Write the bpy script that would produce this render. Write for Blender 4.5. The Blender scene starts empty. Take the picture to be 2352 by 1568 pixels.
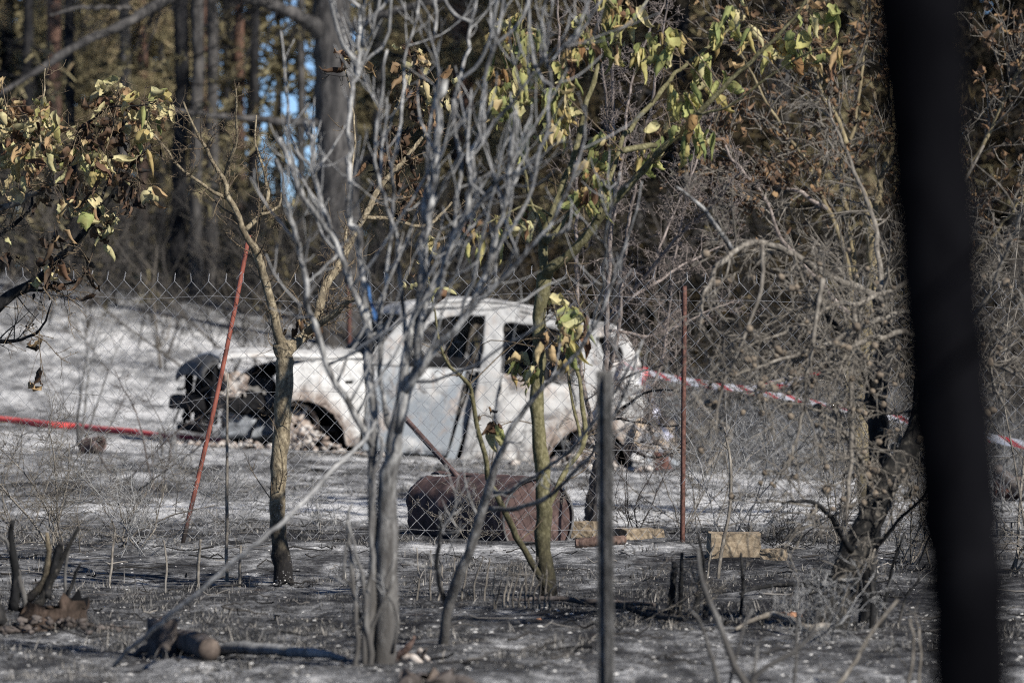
import bpy, bmesh, math, random
import numpy as np
from mathutils import Vector, Matrix
from mathutils.geometry import delaunay_2d_cdt

# ------------------------------------------------------------------ camera, sky, sun
sc = bpy.context.scene
col = sc.collection
CAM_H = 0.98
K = 2352 * 200.0 / 36.0            # pixels (2352 wide view) per metre at one metre
cam_d = bpy.data.cameras.new('camera')
cam_d.lens = 200.0
cam_d.sensor_width = 36.0
cam_d.clip_start = 0.5
cam_d.clip_end = 3000
cam_d.dof.use_dof = True
cam_d.dof.focus_distance = 25.5
cam_d.dof.aperture_fstop = 6.3
cam = bpy.data.objects.new('camera', cam_d)
cam.location = (0, 0, CAM_H)
cam.rotation_euler = (math.radians(90), 0, 0)
col.objects.link(cam)
sc.camera = cam

SUN_AZ = math.radians(44)          # behind the camera, to the right
SUN_EL = math.radians(36)
world = bpy.data.worlds.new('World')
sc.world = world
world.use_nodes = True
wn = world.node_tree
sky = wn.nodes.new('ShaderNodeTexSky')
sky.sky_type = 'NISHITA'
sky.sun_disc = False
sky.sun_elevation = SUN_EL
sky.dust_density = 0.0
sky.ozone_density = 5.0
sky.air_density = 0.45
sun_dir = Vector((math.sin(SUN_AZ) * math.cos(SUN_EL), -math.cos(SUN_AZ) * math.cos(SUN_EL), math.sin(SUN_EL)))
sky.sun_rotation = math.atan2(sun_dir.x, sun_dir.y)
bg = wn.nodes['Background']
bg.inputs['Strength'].default_value = 0.08
wn.links.new(sky.outputs['Color'], bg.inputs['Color'])
sun_d = bpy.data.lights.new('sun', 'SUN')
sun_d.energy = 5.0
sun_d.angle = math.radians(0.53)
sun_d.color = (1.0, 0.95, 0.87)
sun = bpy.data.objects.new('sun', sun_d)
sun.rotation_euler = (-sun_dir).to_track_quat('-Z', 'Y').to_euler()
col.objects.link(sun)
sc.view_settings.view_transform = 'Standard'
sc.view_settings.look = 'None'
sc.view_settings.gamma = 1.0
sc.view_settings.exposure = 0.66
sc.view_settings.use_curve_mapping = False
sc.render.engine = 'CYCLES'
sc.cycles.max_bounces = 6
sc.cycles.diffuse_bounces = 3
sc.cycles.glossy_bounces = 2
sc.cycles.transparent_max_bounces = 4
sc.cycles.use_denoising = False
sc.cycles.filter_width = 1.1

RS = np.random.RandomState(7)
random.seed(7)

# ------------------------------------------------------------------ numeric helpers
def at(x, y, D):
    """a photo pixel (2352x1568 view) at distance D along the view axis"""
    return np.array(((x - 1176.0) / K * D, D, CAM_H - (y - 784.0) / K * D))

def _h(ix, iy, iz, s):
    n = (ix * 374761393 + iy * 668265263 + iz * 2147483647 + s * 1274126177) & 0xffffffff
    n = ((n ^ (n >> 13)) * 1274126177) & 0xffffffff
    return ((n ^ (n >> 16)) & 0xffff) / 65535.0

def vnoise(x, y, z=0.0, s=0):
    x, y = np.asarray(x, float), np.asarray(y, float)
    z = np.zeros_like(x) + z
    x0, y0, z0 = np.floor(x).astype(np.int64), np.floor(y).astype(np.int64), np.floor(z).astype(np.int64)
    fx, fy, fz = x - x0, y - y0, z - z0
    fx, fy, fz = fx * fx * (3 - 2 * fx), fy * fy * (3 - 2 * fy), fz * fz * (3 - 2 * fz)
    r = 0
    for dz, wz in ((0, 1 - fz), (1, fz)):
        for dy, wy in ((0, 1 - fy), (1, fy)):
            for dx, wx in ((0, 1 - fx), (1, fx)):
                r = r + _h(x0 + dx, y0 + dy, z0 + dz, s) * wx * wy * wz
    return r

def fbm(x, y, z=0.0, o=4, s=0):
    r, a, t = 0.0, 1.0, 0.0
    x, y = np.asarray(x, float), np.asarray(y, float)
    for k in range(o):
        r = r + a * vnoise(x * 2 ** k, y * 2 ** k, np.asarray(z) * 2 ** k, s + k)
        t += a
        a *= 0.5
    return r / t

def sstep(a, b, x):
    t = np.clip((np.asarray(x, float) - a) / (b - a), 0, 1)
    return t * t * (3 - 2 * t)

def gz(X, Y):
    """height of the ground"""
    X, Y = np.asarray(X, float), np.asarray(Y, float)
    cross = -0.055 * np.clip(X, -9, 9) * sstep(30, 45, Y)
    rise = sstep(50, 74, Y) * (0.95 - 0.075 * np.clip(X, -9, 6)) + np.clip(Y - 74, 0, 400) * 0.004
    bump = 0.020 * (fbm(X * 8.0, Y * 4.5, o=3, s=13) - 0.5) * (1 - sstep(40, 60, Y)) + 0.055 * (fbm(X * 0.9, Y * 0.33, o=3, s=3) - 0.5) + 0.022 * (fbm(X * 4.0, Y * 1.6, o=3, s=9) - 0.5)
    return cross + rise + bump

def G(X, Y):
    return float(gz(X, Y))

def crv(pts, n):
    """Catmull-Rom through the points, n samples"""
    p = np.asarray(pts, float)
    if len(p) == 2:
        t = np.linspace(0, 1, n)[:, None]
        return p[0] * (1 - t) + p[1] * t
    q = np.vstack((2 * p[0] - p[1], p, 2 * p[-1] - p[-2]))
    u = np.linspace(0, len(p) - 1 - 1e-9, n)
    i = u.astype(int)
    t = (u - i)[:, None]
    a, b, c, d = q[i], q[i + 1], q[i + 2], q[i + 3]
    return 0.5 * (2 * b + (c - a) * t + (2 * a - 5 * b + 4 * c - d) * t ** 2 + (3 * b - a - 3 * c + d) * t ** 3)

def nrm(v):
    v = np.asarray(v, float)
    return v / (np.linalg.norm(v, axis=-1, keepdims=True) + 1e-12)

# ------------------------------------------------------------------ mesh builder
class MB:
    def __init__(self):
        self.v, self.q, self.t, self.a, self.n = [], [], [], [], 0
    def add(self, v, q=None, t=None, a=0.5):
        v = np.asarray(v, float).reshape(-1, 3)
        if q is not None and len(q): self.q.append(np.asarray(q, np.int64) + self.n)
        if t is not None and len(t): self.t.append(np.asarray(t, np.int64) + self.n)
        self.v.append(v)
        self.a.append(np.zeros(len(v)) + a)
        self.n += len(v)
        return self
    def tube(self, P, R, s=5, cap=False, a=0.5, rough=0.0):
        P = np.asarray(P, float); n = len(P)
        R = np.zeros(n) + R
        T = nrm(np.gradient(P, axis=0))
        m = nrm(P[-1] - P[0])
        ref = np.cross(m, (0.31, 0.87, 0.2)) if abs(m[2]) > 0.8 else np.cross(m, (0, 0.12, 1))
        N = nrm(ref - (T * ref).sum(1, keepdims=True) * T)
        B = np.cross(T, N)
        th = np.arange(s) * 2 * math.pi / s
        rr = R[:, None, None]
        if rough: rr = rr * (1 + rough * RS.uniform(-1, 1, (n, s, 1)))
        V = P[:, None, :] + rr * (np.cos(th)[None, :, None] * N[:, None, :] + np.sin(th)[None, :, None] * B[:, None, :])
        i = np.arange(n - 1)[:, None] * s + np.arange(s)[None, :]
        j = np.arange(n - 1)[:, None] * s + (np.arange(s)[None, :] + 1) % s
        q = np.stack((i, j, j + s, i + s), -1).reshape(-1, 4)
        V = V.reshape(-1, 3)
        tr = []
        if cap:
            V = np.vstack((V, P[0], P[-1]))
            k = n * s
            for e in range(s):
                tr.append((k, (e + 1) % s, e))
                tr.append((k + 1, (n - 1) * s + e, (n - 1) * s + (e + 1) % s))
        return self.add(V, q, tr, a)
    def box(self, c, size, rot=None, a=0.5):
        c = np.asarray(c, float)
        s = np.asarray(size, float) / 2
        v = np.array([(x, y, z) for x in (-1, 1) for y in (-1, 1) for z in (-1, 1)], float) * s
        if rot is not None: v = v @ np.asarray(rot, float).T
        q = [(0, 1, 3, 2), (4, 6, 7, 5), (0, 4, 5, 1), (2, 3, 7, 6), (0, 2, 6, 4), (1, 5, 7, 3)]
        return self.add(v + c, q, None, a)
    def mesh(self, name, off=(0, 0, 0), smooth=False):
        me = bpy.data.meshes.new(name)
        if not self.v: return me
        v = np.vstack(self.v) - np.asarray(off, float)
        q = np.vstack(self.q) if self.q else np.zeros((0, 4), np.int64)
        t = np.vstack(self.t) if self.t else np.zeros((0, 3), np.int64)
        me.vertices.add(len(v)); me.vertices.foreach_set('co', v.astype(np.float32).ravel())
        li = np.concatenate((q.ravel(), t.ravel())).astype(np.int32)
        me.loops.add(len(li)); me.loops.foreach_set('vertex_index', li)
        nq, nt = len(q), len(t)
        st = np.concatenate((np.arange(nq) * 4, nq * 4 + np.arange(nt) * 3)).astype(np.int32)
        me.polygons.add(nq + nt); me.polygons.foreach_set('loop_start', st)
        if smooth: me.polygons.foreach_set('use_smooth', np.ones(nq + nt, bool))
        at_ = me.attributes.new('tint', 'FLOAT', 'POINT')
        at_.data.foreach_set('value', np.concatenate(self.a).astype(np.float32))
        me.update(calc_edges=True)
        me.validate()
        return me
    def build(self, name, mat, parent=None, smooth=False, kind=None, label=None):
        off = parent.location if parent is not None else (0, 0, 0)
        if parent is not None and parent.parent is not None: off = parent.parent.location
        me = self.mesh(name, off, smooth)
        if mat: me.materials.append(mat)
        o = bpy.data.objects.new(name, me)
        col.objects.link(o)
        if parent is not None: o.parent = parent
        if kind: o['kind'] = kind
        if label: o['label'] = label
        return o

def thing(name, label, cat, loc=(0, 0, 0), group=None):
    o = bpy.data.objects.new(name, None)
    o.location = Vector(tuple(float(c) for c in loc))
    o.empty_display_size = 0.2
    col.objects.link(o)
    o['label'] = label; o['category'] = cat
    if group: o['group'] = group
    return o

def tag(o, label, cat, group=None):
    o['label'] = label; o['category'] = cat
    if group: o['group'] = group
    return o

# ------------------------------------------------------------------ materials
def new_mat(name, rough=0.9, spec=0.15):
    m = bpy.data.materials.new(name)
    m.use_nodes = True
    b = m.node_tree.nodes['Principled BSDF']
    b.inputs['Roughness'].default_value = rough
    b.inputs['Specular IOR Level'].default_value = spec
    return m, m.node_tree, b

def N_(nt, typ, **kw):
    n = nt.nodes.new(typ)
    for k, v in kw.items(): setattr(n, k, v)
    return n

def noise_(nt, vec, scale, detail=5, rough=0.6, dist=0.0):
    n = N_(nt, 'ShaderNodeTexNoise')
    n.inputs['Scale'].default_value = scale
    n.inputs['Detail'].default_value = detail
    n.inputs['Roughness'].default_value = rough
    n.inputs['Distortion'].default_value = dist
    if vec is not None: nt.links.new(vec, n.inputs['Vector'])
    return n.outputs['Fac']

def ramp_(nt, fac, stops, interp='LINEAR'):
    r = N_(nt, 'ShaderNodeValToRGB')
    cr = r.color_ramp
    cr.interpolation = interp
    while len(cr.elements) < len(stops): cr.elements.new(0.5)
    for e, (p, c) in zip(cr.elements, stops):
        e.position = p
        e.color = (*c, 1) if len(c) == 3 else c
    nt.links.new(fac, r.inputs['Fac'])
    return r.outputs['Color']

def mix_(nt, fac, a, b):
    m = N_(nt, 'ShaderNodeMix', data_type='RGBA')
    for sock, val in ((m.inputs['Factor'], fac), (m.inputs['A'], a), (m.inputs['B'], b)):
        if hasattr(val, 'is_output'): nt.links.new(val, sock)
        elif isinstance(val, (int, float)): sock.default_value = val
        else: sock.default_value = (*val, 1)
    return m.outputs['Result']

def math_(nt, op, a, b=0.0, c=None, clamp=False):
    m = N_(nt, 'ShaderNodeMath', operation=op)
    m.use_clamp = clamp
    for s, v in zip(m.inputs, (a, b, c)):
        if v is None: continue
        if hasattr(v, 'is_output'): nt.links.new(v, s)
        else: s.default_value = v
    return m.outputs[0]

def objc(nt, scale=None):
    c = N_(nt, 'ShaderNodeTexCoord').outputs['Object']
    if scale is None: return c
    mp = N_(nt, 'ShaderNodeMapping')
    mp.inputs['Scale'].default_value = scale
    nt.links.new(c, mp.inputs['Vector'])
    return mp.outputs['Vector']

def bump_(nt, b, h, strength=0.5, dist=0.01):
    n = N_(nt, 'ShaderNodeBump')
    n.inputs['Strength'].default_value = strength
    n.inputs['Distance'].default_value = dist
    nt.links.new(h, n.inputs['Height'])
    nt.links.new(n.outputs['Normal'], b.inputs['Normal'])

def attr_(nt, name='tint'):
    a = N_(nt, 'ShaderNodeAttribute')
    a.attribute_name = name
    return a.outputs['Fac']

def bark(name, c_dark, c_mid, c_light, sc_=18.0, stretch=0.35, burn=None, burn_c=(0.012, 0.012, 0.013), specks=0.0, lo=0.3, hi=0.68, bump=0.6):
    """burn = (height fully black, height clean) above the base of the thing"""
    m, nt, b = new_mat(name, 0.92, 0.12)
    v = objc(nt, (1, 1, stretch))
    n1 = noise_(nt, v, sc_, 6, 0.65, 0.3)
    c = ramp_(nt, n1, ((lo, c_dark), ((lo + hi) / 2, c_mid), (hi, c_light)))
    n2 = noise_(nt, objc(nt), sc_ * 0.22, 3, 0.6)
    c = mix_(nt, ramp_(nt, n2, ((0.42, (0, 0, 0)), (0.62, (1, 1, 1)))), c, mix_(nt, 0.55, c, c_dark))
    if burn:
        sep = N_(nt, 'ShaderNodeSeparateXYZ')
        nt.links.new(objc(nt), sep.inputs[0])
        z = math_(nt, 'ADD', sep.outputs['Z'], math_(nt, 'MULTIPLY', math_(nt, 'SUBTRACT', noise_(nt, v, sc_ * 0.5, 4), 0.5), 0.35 * (burn[1] - burn[0]) + 0.1))
        f = N_(nt, 'ShaderNodeMapRange')
        f.inputs[1].default_value = burn[0]; f.inputs[2].default_value = burn[1]
        f.inputs[3].default_value = 1; f.inputs[4].default_value = 0
        nt.links.new(z, f.inputs[0])
        c = mix_(nt, f.outputs[0], c, burn_c)
    if specks:
        vo = N_(nt, 'ShaderNodeTexVoronoi')
        vo.inputs['Scale'].default_value = 95
        nt.links.new(objc(nt), vo.inputs['Vector'])
        sp = ramp_(nt, vo.outputs['Distance'], ((specks * 0.7, (1, 1, 1)), (specks, (0, 0, 0))))
        g = ramp_(nt, noise_(nt, objc(nt), 7, 3), ((0.48, (0, 0, 0)), (0.6, (1, 1, 1))))
        if burn:
            g = math_(nt, 'MULTIPLY', g, f.outputs[0])
        c = mix_(nt, math_(nt, 'MULTIPLY', sp, g), c, (0.55, 0.54, 0.52))
    nt.links.new(c, b.inputs['Base Color'])
    bump_(nt, b, n1, bump, 0.006)
    if name.startswith('coal'): b.inputs['Specular IOR Level'].default_value = 0.0
    return m

def plain(name, cols, sc_=10, rough=0.85, spec=0.2, bump=0.3, stretch=(1, 1, 1)):
    m, nt, b = new_mat(name, rough, spec)
    n1 = noise_(nt, objc(nt, stretch), sc_, 7, 0.65, 0.2)
    k = len(cols)
    c = ramp_(nt, n1, [(0.3 + 0.4 * i / max(k - 1, 1), cc) for i, cc in enumerate(cols)])
    nt.links.new(c, b.inputs['Base Color'])
    if bump: bump_(nt, b, n1, bump, 0.005)
    return m

def tinted(name, stops, rough=0.95, transl=0.0):
    m, nt, b = new_mat(name, rough, 0.08)
    c = ramp_(nt, attr_(nt), stops)
    nt.links.new(c, b.inputs['Base Color'])
    if transl:
        tr = N_(nt, 'ShaderNodeBsdfTranslucent')
        nt.links.new(c, tr.inputs['Color'])
        mx = N_(nt, 'ShaderNodeMixShader')
        mx.inputs[0].default_value = transl
        nt.links.new(b.outputs[0], mx.inputs[1]); nt.links.new(tr.outputs[0], mx.inputs[2])
        nt.links.new(mx.outputs[0], nt.nodes['Material Output'].inputs['Surface'])
    return m

def leafmat(name, stops, transl=0.3):
    m, nt, b = new_mat(name, 0.75, 0.25)
    oi = N_(nt, 'ShaderNodeObjectInfo')
    c1 = ramp_(nt, math_(nt, 'FRACT', math_(nt, 'ADD', oi.outputs['Random'], attr_(nt))), stops)
    n1 = noise_(nt, objc(nt), 28, 4)
    c = mix_(nt, ramp_(nt, n1, ((0.42, (0, 0, 0)), (0.7, (0.8, 0.8, 0.8)))), c1, mix_(nt, 0.6, c1, (0.12, 0.06, 0.025)))
    nt.links.new(c, b.inputs['Base Color'])
    tr = N_(nt, 'ShaderNodeBsdfTranslucent')
    nt.links.new(c, tr.inputs['Color'])
    mx = N_(nt, 'ShaderNodeMixShader')
    mx.inputs[0].default_value = transl
    nt.links.new(b.outputs[0], mx.inputs[1]); nt.links.new(tr.outputs[0], mx.inputs[2])
    nt.links.new(mx.outputs[0], nt.nodes['Material Output'].inputs['Surface'])
    return m

M = {}
M['grey_bark'] = bark('ash_grey_bark', (0.035, 0.034, 0.034), (0.20, 0.198, 0.196), (0.46, 0.455, 0.44), 46, 0.28, burn=(0.0, 1.0), burn_c=(0.07, 0.066, 0.062), lo=0.36, hi=0.62, bump=1.0)
M['grey_twig'] = bark('ash_grey_twig', (0.10, 0.10, 0.10), (0.25, 0.248, 0.245), (0.40, 0.395, 0.385), 40, 0.4)
M['tan_bark'] = bark('tan_bark', (0.075, 0.062, 0.045), (0.20, 0.165, 0.11), (0.34, 0.29, 0.205), 70, 0.6, burn=(0.10, 0.40), burn_c=(0.016, 0.015, 0.015), specks=0.30, lo=0.36, hi=0.64, bump=1.0)
M['tan_twig'] = bark('tan_twig', (0.05, 0.04, 0.032), (0.13, 0.10, 0.07), (0.23, 0.18, 0.11), 60, 0.5)
M['olive_bark'] = bark('olive_bark', (0.055, 0.05, 0.028), (0.125, 0.115, 0.06), (0.23, 0.21, 0.13), 75, 0.7, burn=(0.02, 0.45), burn_c=(0.018, 0.016, 0.014), specks=0.12)
M['red_twig'] = bark('reddish_twig', (0.07, 0.06, 0.055), (0.19, 0.16, 0.145), (0.34, 0.29, 0.265), 60, 0.4, burn=(0.0, 0.9), burn_c=(0.03, 0.028, 0.027))
M['char_bark'] = bark('char_bark', (0.008, 0.008, 0.008), (0.02, 0.02, 0.021), (0.075, 0.07, 0.065), 26, 0.5, lo=0.34, hi=0.72, bump=1.0)
M['mottled_bark'] = bark('mottled_char_bark', (0.012, 0.012, 0.012), (0.03, 0.028, 0.026), (0.20, 0.18, 0.15), 42, 0.8, lo=0.38, hi=0.72, bump=1.0)
M['dark_trunk'] = bark('coal_black_bark', (0.0015, 0.0015, 0.002), (0.004, 0.004, 0.005), (0.011, 0.011, 0.013), 14, 0.3, bump=0.8)  # charred bark, darkened further to put the trunk's shade into the colour
M['dry_twig'] = bark('dry_brown_twig', (0.06, 0.053, 0.046), (0.155, 0.14, 0.12), (0.30, 0.275, 0.24), 60, 0.4)
M['yellow_bark'] = bark('yellow_grey_bark', (0.08, 0.065, 0.045), (0.20, 0.165, 0.10), (0.30, 0.25, 0.15), 24, 0.4, burn=(-0.2, 0.5))
M['pine_bark'] = bark('scorched_pine_bark', (0.016, 0.016, 0.017), (0.06, 0.057, 0.056), (0.13, 0.122, 0.115), 16, 0.22, bump=1.0)
M['pine_red'] = bark('reddish_pine_bark', (0.03, 0.025, 0.022), (0.13, 0.075, 0.055), (0.22, 0.125, 0.09), 14, 0.3, burn=(1.0, 4.0), burn_c=(0.03, 0.028, 0.027))
M['pine_black'] = bark('charred_pine_bark', (0.006, 0.006, 0.007), (0.016, 0.016, 0.018), (0.05, 0.047, 0.045), 14, 0.25, bump=1.0)

# ------------------------------------------------------------------ ground
ASH = [  # x, y, half sizes, strength
    (-1.4, 33.0, 1.7, 1.5, 0.50), (0.3, 27.0, 1.9, 0.6, 0.34), (1.7, 36.5, 2.2, 4.5, 0.55), (3.3, 33.0, 1.5, 3.0, 0.4),
    (-4.2, 44.5, 1.8, 3.5, 0.55), (-1.0, 45.0, 4.0, 3.0, 0.25), (-4.5, 61.0, 4.5, 8.0, 0.30), (-1.2, 63.0, 2.5, 8.0, 0.36), (-3.2, 54.0, 1.6, 2.5, 0.22),
    (0.2, 16.4, 2.6, 1.0, 0.12), (-1.5, 17.3, 1.0, 0.9, 0.06), (3.0, 45.0, 2.5, 6.0, 0.35), (-2.6, 39.0, 1.5, 1.5, 0.2), (0.9, 31.5, 1.0, 1.5, 0.3),
    (-0.2, 21.0, 3.5, 2.0, -0.16), (-0.7, 29.0, 1.3, 1.0, -0.2), (2.2, 23.5, 2.0, 3.0, -0.1)]  # negative blobs darken charred middle ground, its shadows painted in too
def ash_amt(X, Y):
    a = 0.40 + 0 * np.asarray(X, float)
    for x, y, sx, sy, s in ASH:
        a = a + s * np.exp(-((X - x) / sx) ** 2 - ((Y - y) / sy) ** 2)
    return a + 0.22 * (fbm(np.asarray(X) * 0.8, np.asarray(Y) * 0.25, o=3, s=77) - 0.5)
def build_ground():
    ys = [5.0]
    while ys[-1] < 46: ys.append(ys[-1] + 0.02 + 0.0026 * ys[-1])
    while ys[-1] < 600: ys.append(ys[-1] * 1.012)
    ys = np.array(ys)
    ys = np.concatenate((np.linspace(-60, 4.5, 14), ys))
    us = np.linspace(-1, 1, 420)
    us = np.sign(us) * (0.22 * np.abs(us) + 0.78 * np.abs(us) ** 3)
    W = 8 + 0.42 * np.abs(ys)
    X = us[None, :] * W[:, None]
    Y = np.repeat(ys[:, None], len(us), 1)
    Z = gz(X, Y)
    n, m_ = Y.shape
    i = np.arange(n - 1)[:, None] * m_ + np.arange(m_ - 1)[None, :]
    q = np.stack((i, i + 1, i + m_ + 1, i + m_), -1).reshape(-1, 4)
    mb = MB().add(np.stack((X, Y, Z), -1), q, None, ash_amt(X, Y).ravel())
    m, nt, b = new_mat('burnt_ground', 1.0, 0.03)
    o_ = objc(nt)
    n_big = noise_(nt, objc(nt, (1, 0.35, 1)), 1.7, 6, 0.62, 0.6)
    n_mid = noise_(nt, objc(nt, (1, 0.6, 1)), 9.0, 6, 0.7, 0.5)
    n_fine = noise_(nt, o_, 70.0, 4, 0.7)
    n_long = noise_(nt, objc(nt, (1, 0.13, 1)), 6.5, 6, 0.68, 0.8)
    f = math_(nt, 'ADD', attr_(nt), math_(nt, 'MULTIPLY', math_(nt, 'SUBTRACT', n_big, 0.5), 1.35))
    f = math_(nt, 'ADD', f, math_(nt, 'MULTIPLY', math_(nt, 'SUBTRACT', n_mid, 0.5), 1.5))
    f = math_(nt, 'ADD', f, math_(nt, 'MULTIPLY', math_(nt, 'SUBTRACT', n_long, 0.5), 1.5))
    f = math_(nt, 'ADD', f, math_(nt, 'MULTIPLY', math_(nt, 'SUBTRACT', n_fine, 0.5), 0.9), clamp=True)
    c = ramp_(nt, f, ((0.0, (0.018, 0.018, 0.020)), (0.28, (0.055, 0.055, 0.057)), (0.46, (0.12, 0.12, 0.122)), (0.64, (0.22, 0.22, 0.223)), (0.82, (0.38, 0.38, 0.38)), (1.0, (0.58, 0.575, 0.57))))
    vo = N_(nt, 'ShaderNodeTexVoronoi')
    vo.inputs['Scale'].default_value = 34
    vo.inputs['Randomness'].default_value = 1
    nt.links.new(o_, vo.inputs['Vector'])
    sp = ramp_(nt, vo.outputs['Distance'], ((0.10, (1, 1, 1)), (0.2, (0, 0, 0))))
    sp = math_(nt, 'MULTIPLY', sp, ramp_(nt, noise_(nt, o_, 5, 3), ((0.5, (0, 0, 0)), (0.62, (1, 1, 1)))))
    c = mix_(nt, math_(nt, 'MULTIPLY', sp, 0.8), c, (0.45, 0.44, 0.43))
    br = ramp_(nt, noise_(nt, o_, 2.3, 4), ((0.62, (0, 0, 0)), (0.72, (0.55, 0.55, 0.55))))
    c = mix_(nt, br, c, mix_(nt, 0.5, c, (0.10, 0.07, 0.05)))
    nt.links.new(c, b.inputs['Base Color'])
    bump_(nt, b, math_(nt, 'ADD', n_mid, math_(nt, 'MULTIPLY', n_fine, 0.5)), 0.9, 0.03)
    g = mb.build('ground', m, smooth=True)
    g['kind'] = 'structure'
build_ground()

# ------------------------------------------------------------------ plant helpers
def wob(P, amp, seed):
    """small crooked wobble along a stem"""
    n = len(P)
    s = np.linspace(0, max(2.0, n * 0.45), n)
    d = np.stack([fbm(s, s * 0 + 3.7 * k + seed, o=2, s=int(seed * 7) % 991 + k) - 0.5 for k in range(3)], -1)
    d = d - d[0]
    w = np.ones(n); w[0] = 0
    return P + d * amp * w[:, None]

def px_limb(pts, D0, D1=None):
    """pixel polyline (x, y, width px) -> 3D points and radii; depth goes from D0 to D1"""
    D1 = D0 if D1 is None else D1
    n = len(pts)
    P, R = [], []
    for k, p in enumerate(pts):
        D = D0 + (D1 - D0) * k / max(n - 1, 1)
        P.append(at(p[0], p[1], D)); R.append(p[2] * 0.5 * D / K)
    return np.array(P), np.array(R)

def limb(mb, P, R, n=None, s=6, wobble=0.012, knob=0.10, cap=True, rough=0.0):
    P, R = np.asarray(P, float), np.zeros(len(P)) + R
    L = np.linalg.norm(np.diff(P, axis=0), axis=1).sum()
    n = n or max(6, int(L / 0.035))
    n = min(n, 90)
    Q = crv(P, n)
    r = np.interp(np.linspace(0, 1, n), np.linspace(0, 1, len(R)), R)
    Q = wob(Q, wobble, RS.uniform(0, 100))
    r = r * (1 + knob * RS.uniform(-1, 1, n))
    mb.tube(Q, r, s, cap=cap, rough=rough)
    return Q, r

def sprout(mb, Q, r, n, length, r0=0.55, ang=(35, 65), up=0.5, depth=0, sub=(3, 0.45), t0=0.15, t1=1.0, s=3, droop=0.0, bias=None, buds=None, ends=None, rmin=0.0011, seg=6, crook=0.12, flat=0.75, tw=0.5):
    """n side shoots from the stem Q; each bends towards up (or droops) and carries its own shoots"""
    T = nrm(np.gradient(Q, axis=0))
    m = len(Q)
    for _ in range(n):
        t = RS.uniform(t0, t1)
        i = min(m - 1, int(t * (m - 1)))
        a = math.radians(RS.uniform(*ang))
        rv = RS.normal(size=3); rv[1] *= flat
        side = nrm(np.cross(T[i], nrm(rv)))
        d = T[i] * math.cos(a) + side * math.sin(a)
        if bias is not None: d = nrm(d + np.asarray(bias) * RS.uniform(0.3, 1.0))
        L = length * RS.uniform(0.4, 1.15)
        k = max(3, int(seg))
        p = Q[i].copy(); pts = [p.copy()]
        for j in range(k):
            d = nrm(d + np.array((0, 0, up - droop * (j + 1) / k * 2)) * (1.0 / k) + RS.normal(size=3) * crook)
            p = p + d * L / k
            pts.append(p.copy())
        pts = np.array(pts)
        rr = max(rmin, min(r[i] * r0, L * 0.02))
        R = np.linspace(rr, max(rmin * 0.8, rr * 0.3), len(pts))
        mb.tube(pts, R, s, a=tw)
        if ends is not None: ends.append((pts[-1], d.copy()))
        if buds is not None:
            for e in range(len(pts)):
                if RS.rand() < buds[0]:
                    o = pts[e] + RS.normal(size=3) * 0.001
                    dv = nrm(RS.normal(size=3) + 0.6 * d) * buds[1] * RS.uniform(0.4, 1.2)
                    mb.tube(np.array((o, o + dv * 0.55, o + dv)), (rmin * 0.9, rmin * 0.8, rmin * 1.5), 3, a=tw)
        if depth > 0:
            sprout(mb, pts, R, int(sub[0] * RS.uniform(0.6, 1.4) + 0.5), L * sub[1], r0, ang, up, depth - 1, sub, 0.15, 1.0, s, droop, bias, buds, ends, rmin, max(3, seg - 2), crook, flat, tw)

# ---- leaves: a few curled shapes, shared by all leaf objects
def leaf_mesh(name, L, W, curl, bend, twist, mat, seed):
    r = np.random.RandomState(seed)
    ns, nc = 6, 5
    V = []
    for i in range(ns + 1):
        s = i / ns
        w = W * (math.sin(math.pi * min(1, 0.08 + 0.92 * s) ** 0.75) ** 0.8 + 0.02)
        cu = curl * (0.5 + 0.7 * s)
        b = bend * s * s
        cx, cz = L * s * math.sin(b) , -L * s * math.cos(b)
        for j in range(nc):
            t = (j - (nc - 1) / 2) / ((nc - 1) / 2)
            a = t * cu
            x = w * math.sin(a) / max(cu, 0.2)
            y = w * (1 - math.cos(a)) / max(cu, 0.2) + 0.26 * w * r.uniform(-1, 1)
            tw = twist * s
            V.append((x * math.cos(tw) - y * math.sin(tw), x * math.sin(tw) + y * math.cos(tw) + cx, cz + 0.22 * W * r.uniform(-1, 1)))
    q = [(i * nc + j, i * nc + j + 1, (i + 1) * nc + j + 1, (i + 1) * nc + j) for i in range(ns) for j in range(nc - 1)]
    me = MB().add(V, q).mesh(name, smooth=True)
    me.materials.append(mat)
    return me
M['leaf_green'] = leafmat('wilted_green_leaf', ((0.0, (0.19, 0.23, 0.085)), (0.35, (0.33, 0.36, 0.14)), (0.65, (0.46, 0.43, 0.17)), (0.88, (0.48, 0.36, 0.16)), (1.0, (0.26, 0.14, 0.06))), 0.35)
M['leaf_yellow'] = leafmat('scorched_yellow_leaf', ((0.0, (0.42, 0.41, 0.21)), (0.45, (0.56, 0.50, 0.28)), (0.7, (0.40, 0.28, 0.15)), (0.85, (0.18, 0.10, 0.06)), (1.0, (0.035, 0.03, 0.026))), 0.25)
M['leaf_brown'] = leafmat('curled_brown_leaf', ((0.0, (0.06, 0.043, 0.033)), (0.4, (0.13, 0.085, 0.055)), (0.75, (0.20, 0.125, 0.075)), (1.0, (0.32, 0.22, 0.12))), 0.15)
M['leaf_black'] = leafmat('charred_leaf', ((0.0, (0.008, 0.008, 0.009)), (0.6, (0.02, 0.018, 0.016)), (0.85, (0.05, 0.035, 0.025)), (1.0, (0.28, 0.20, 0.11))), 0.05)
LEAF = {}
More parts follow.
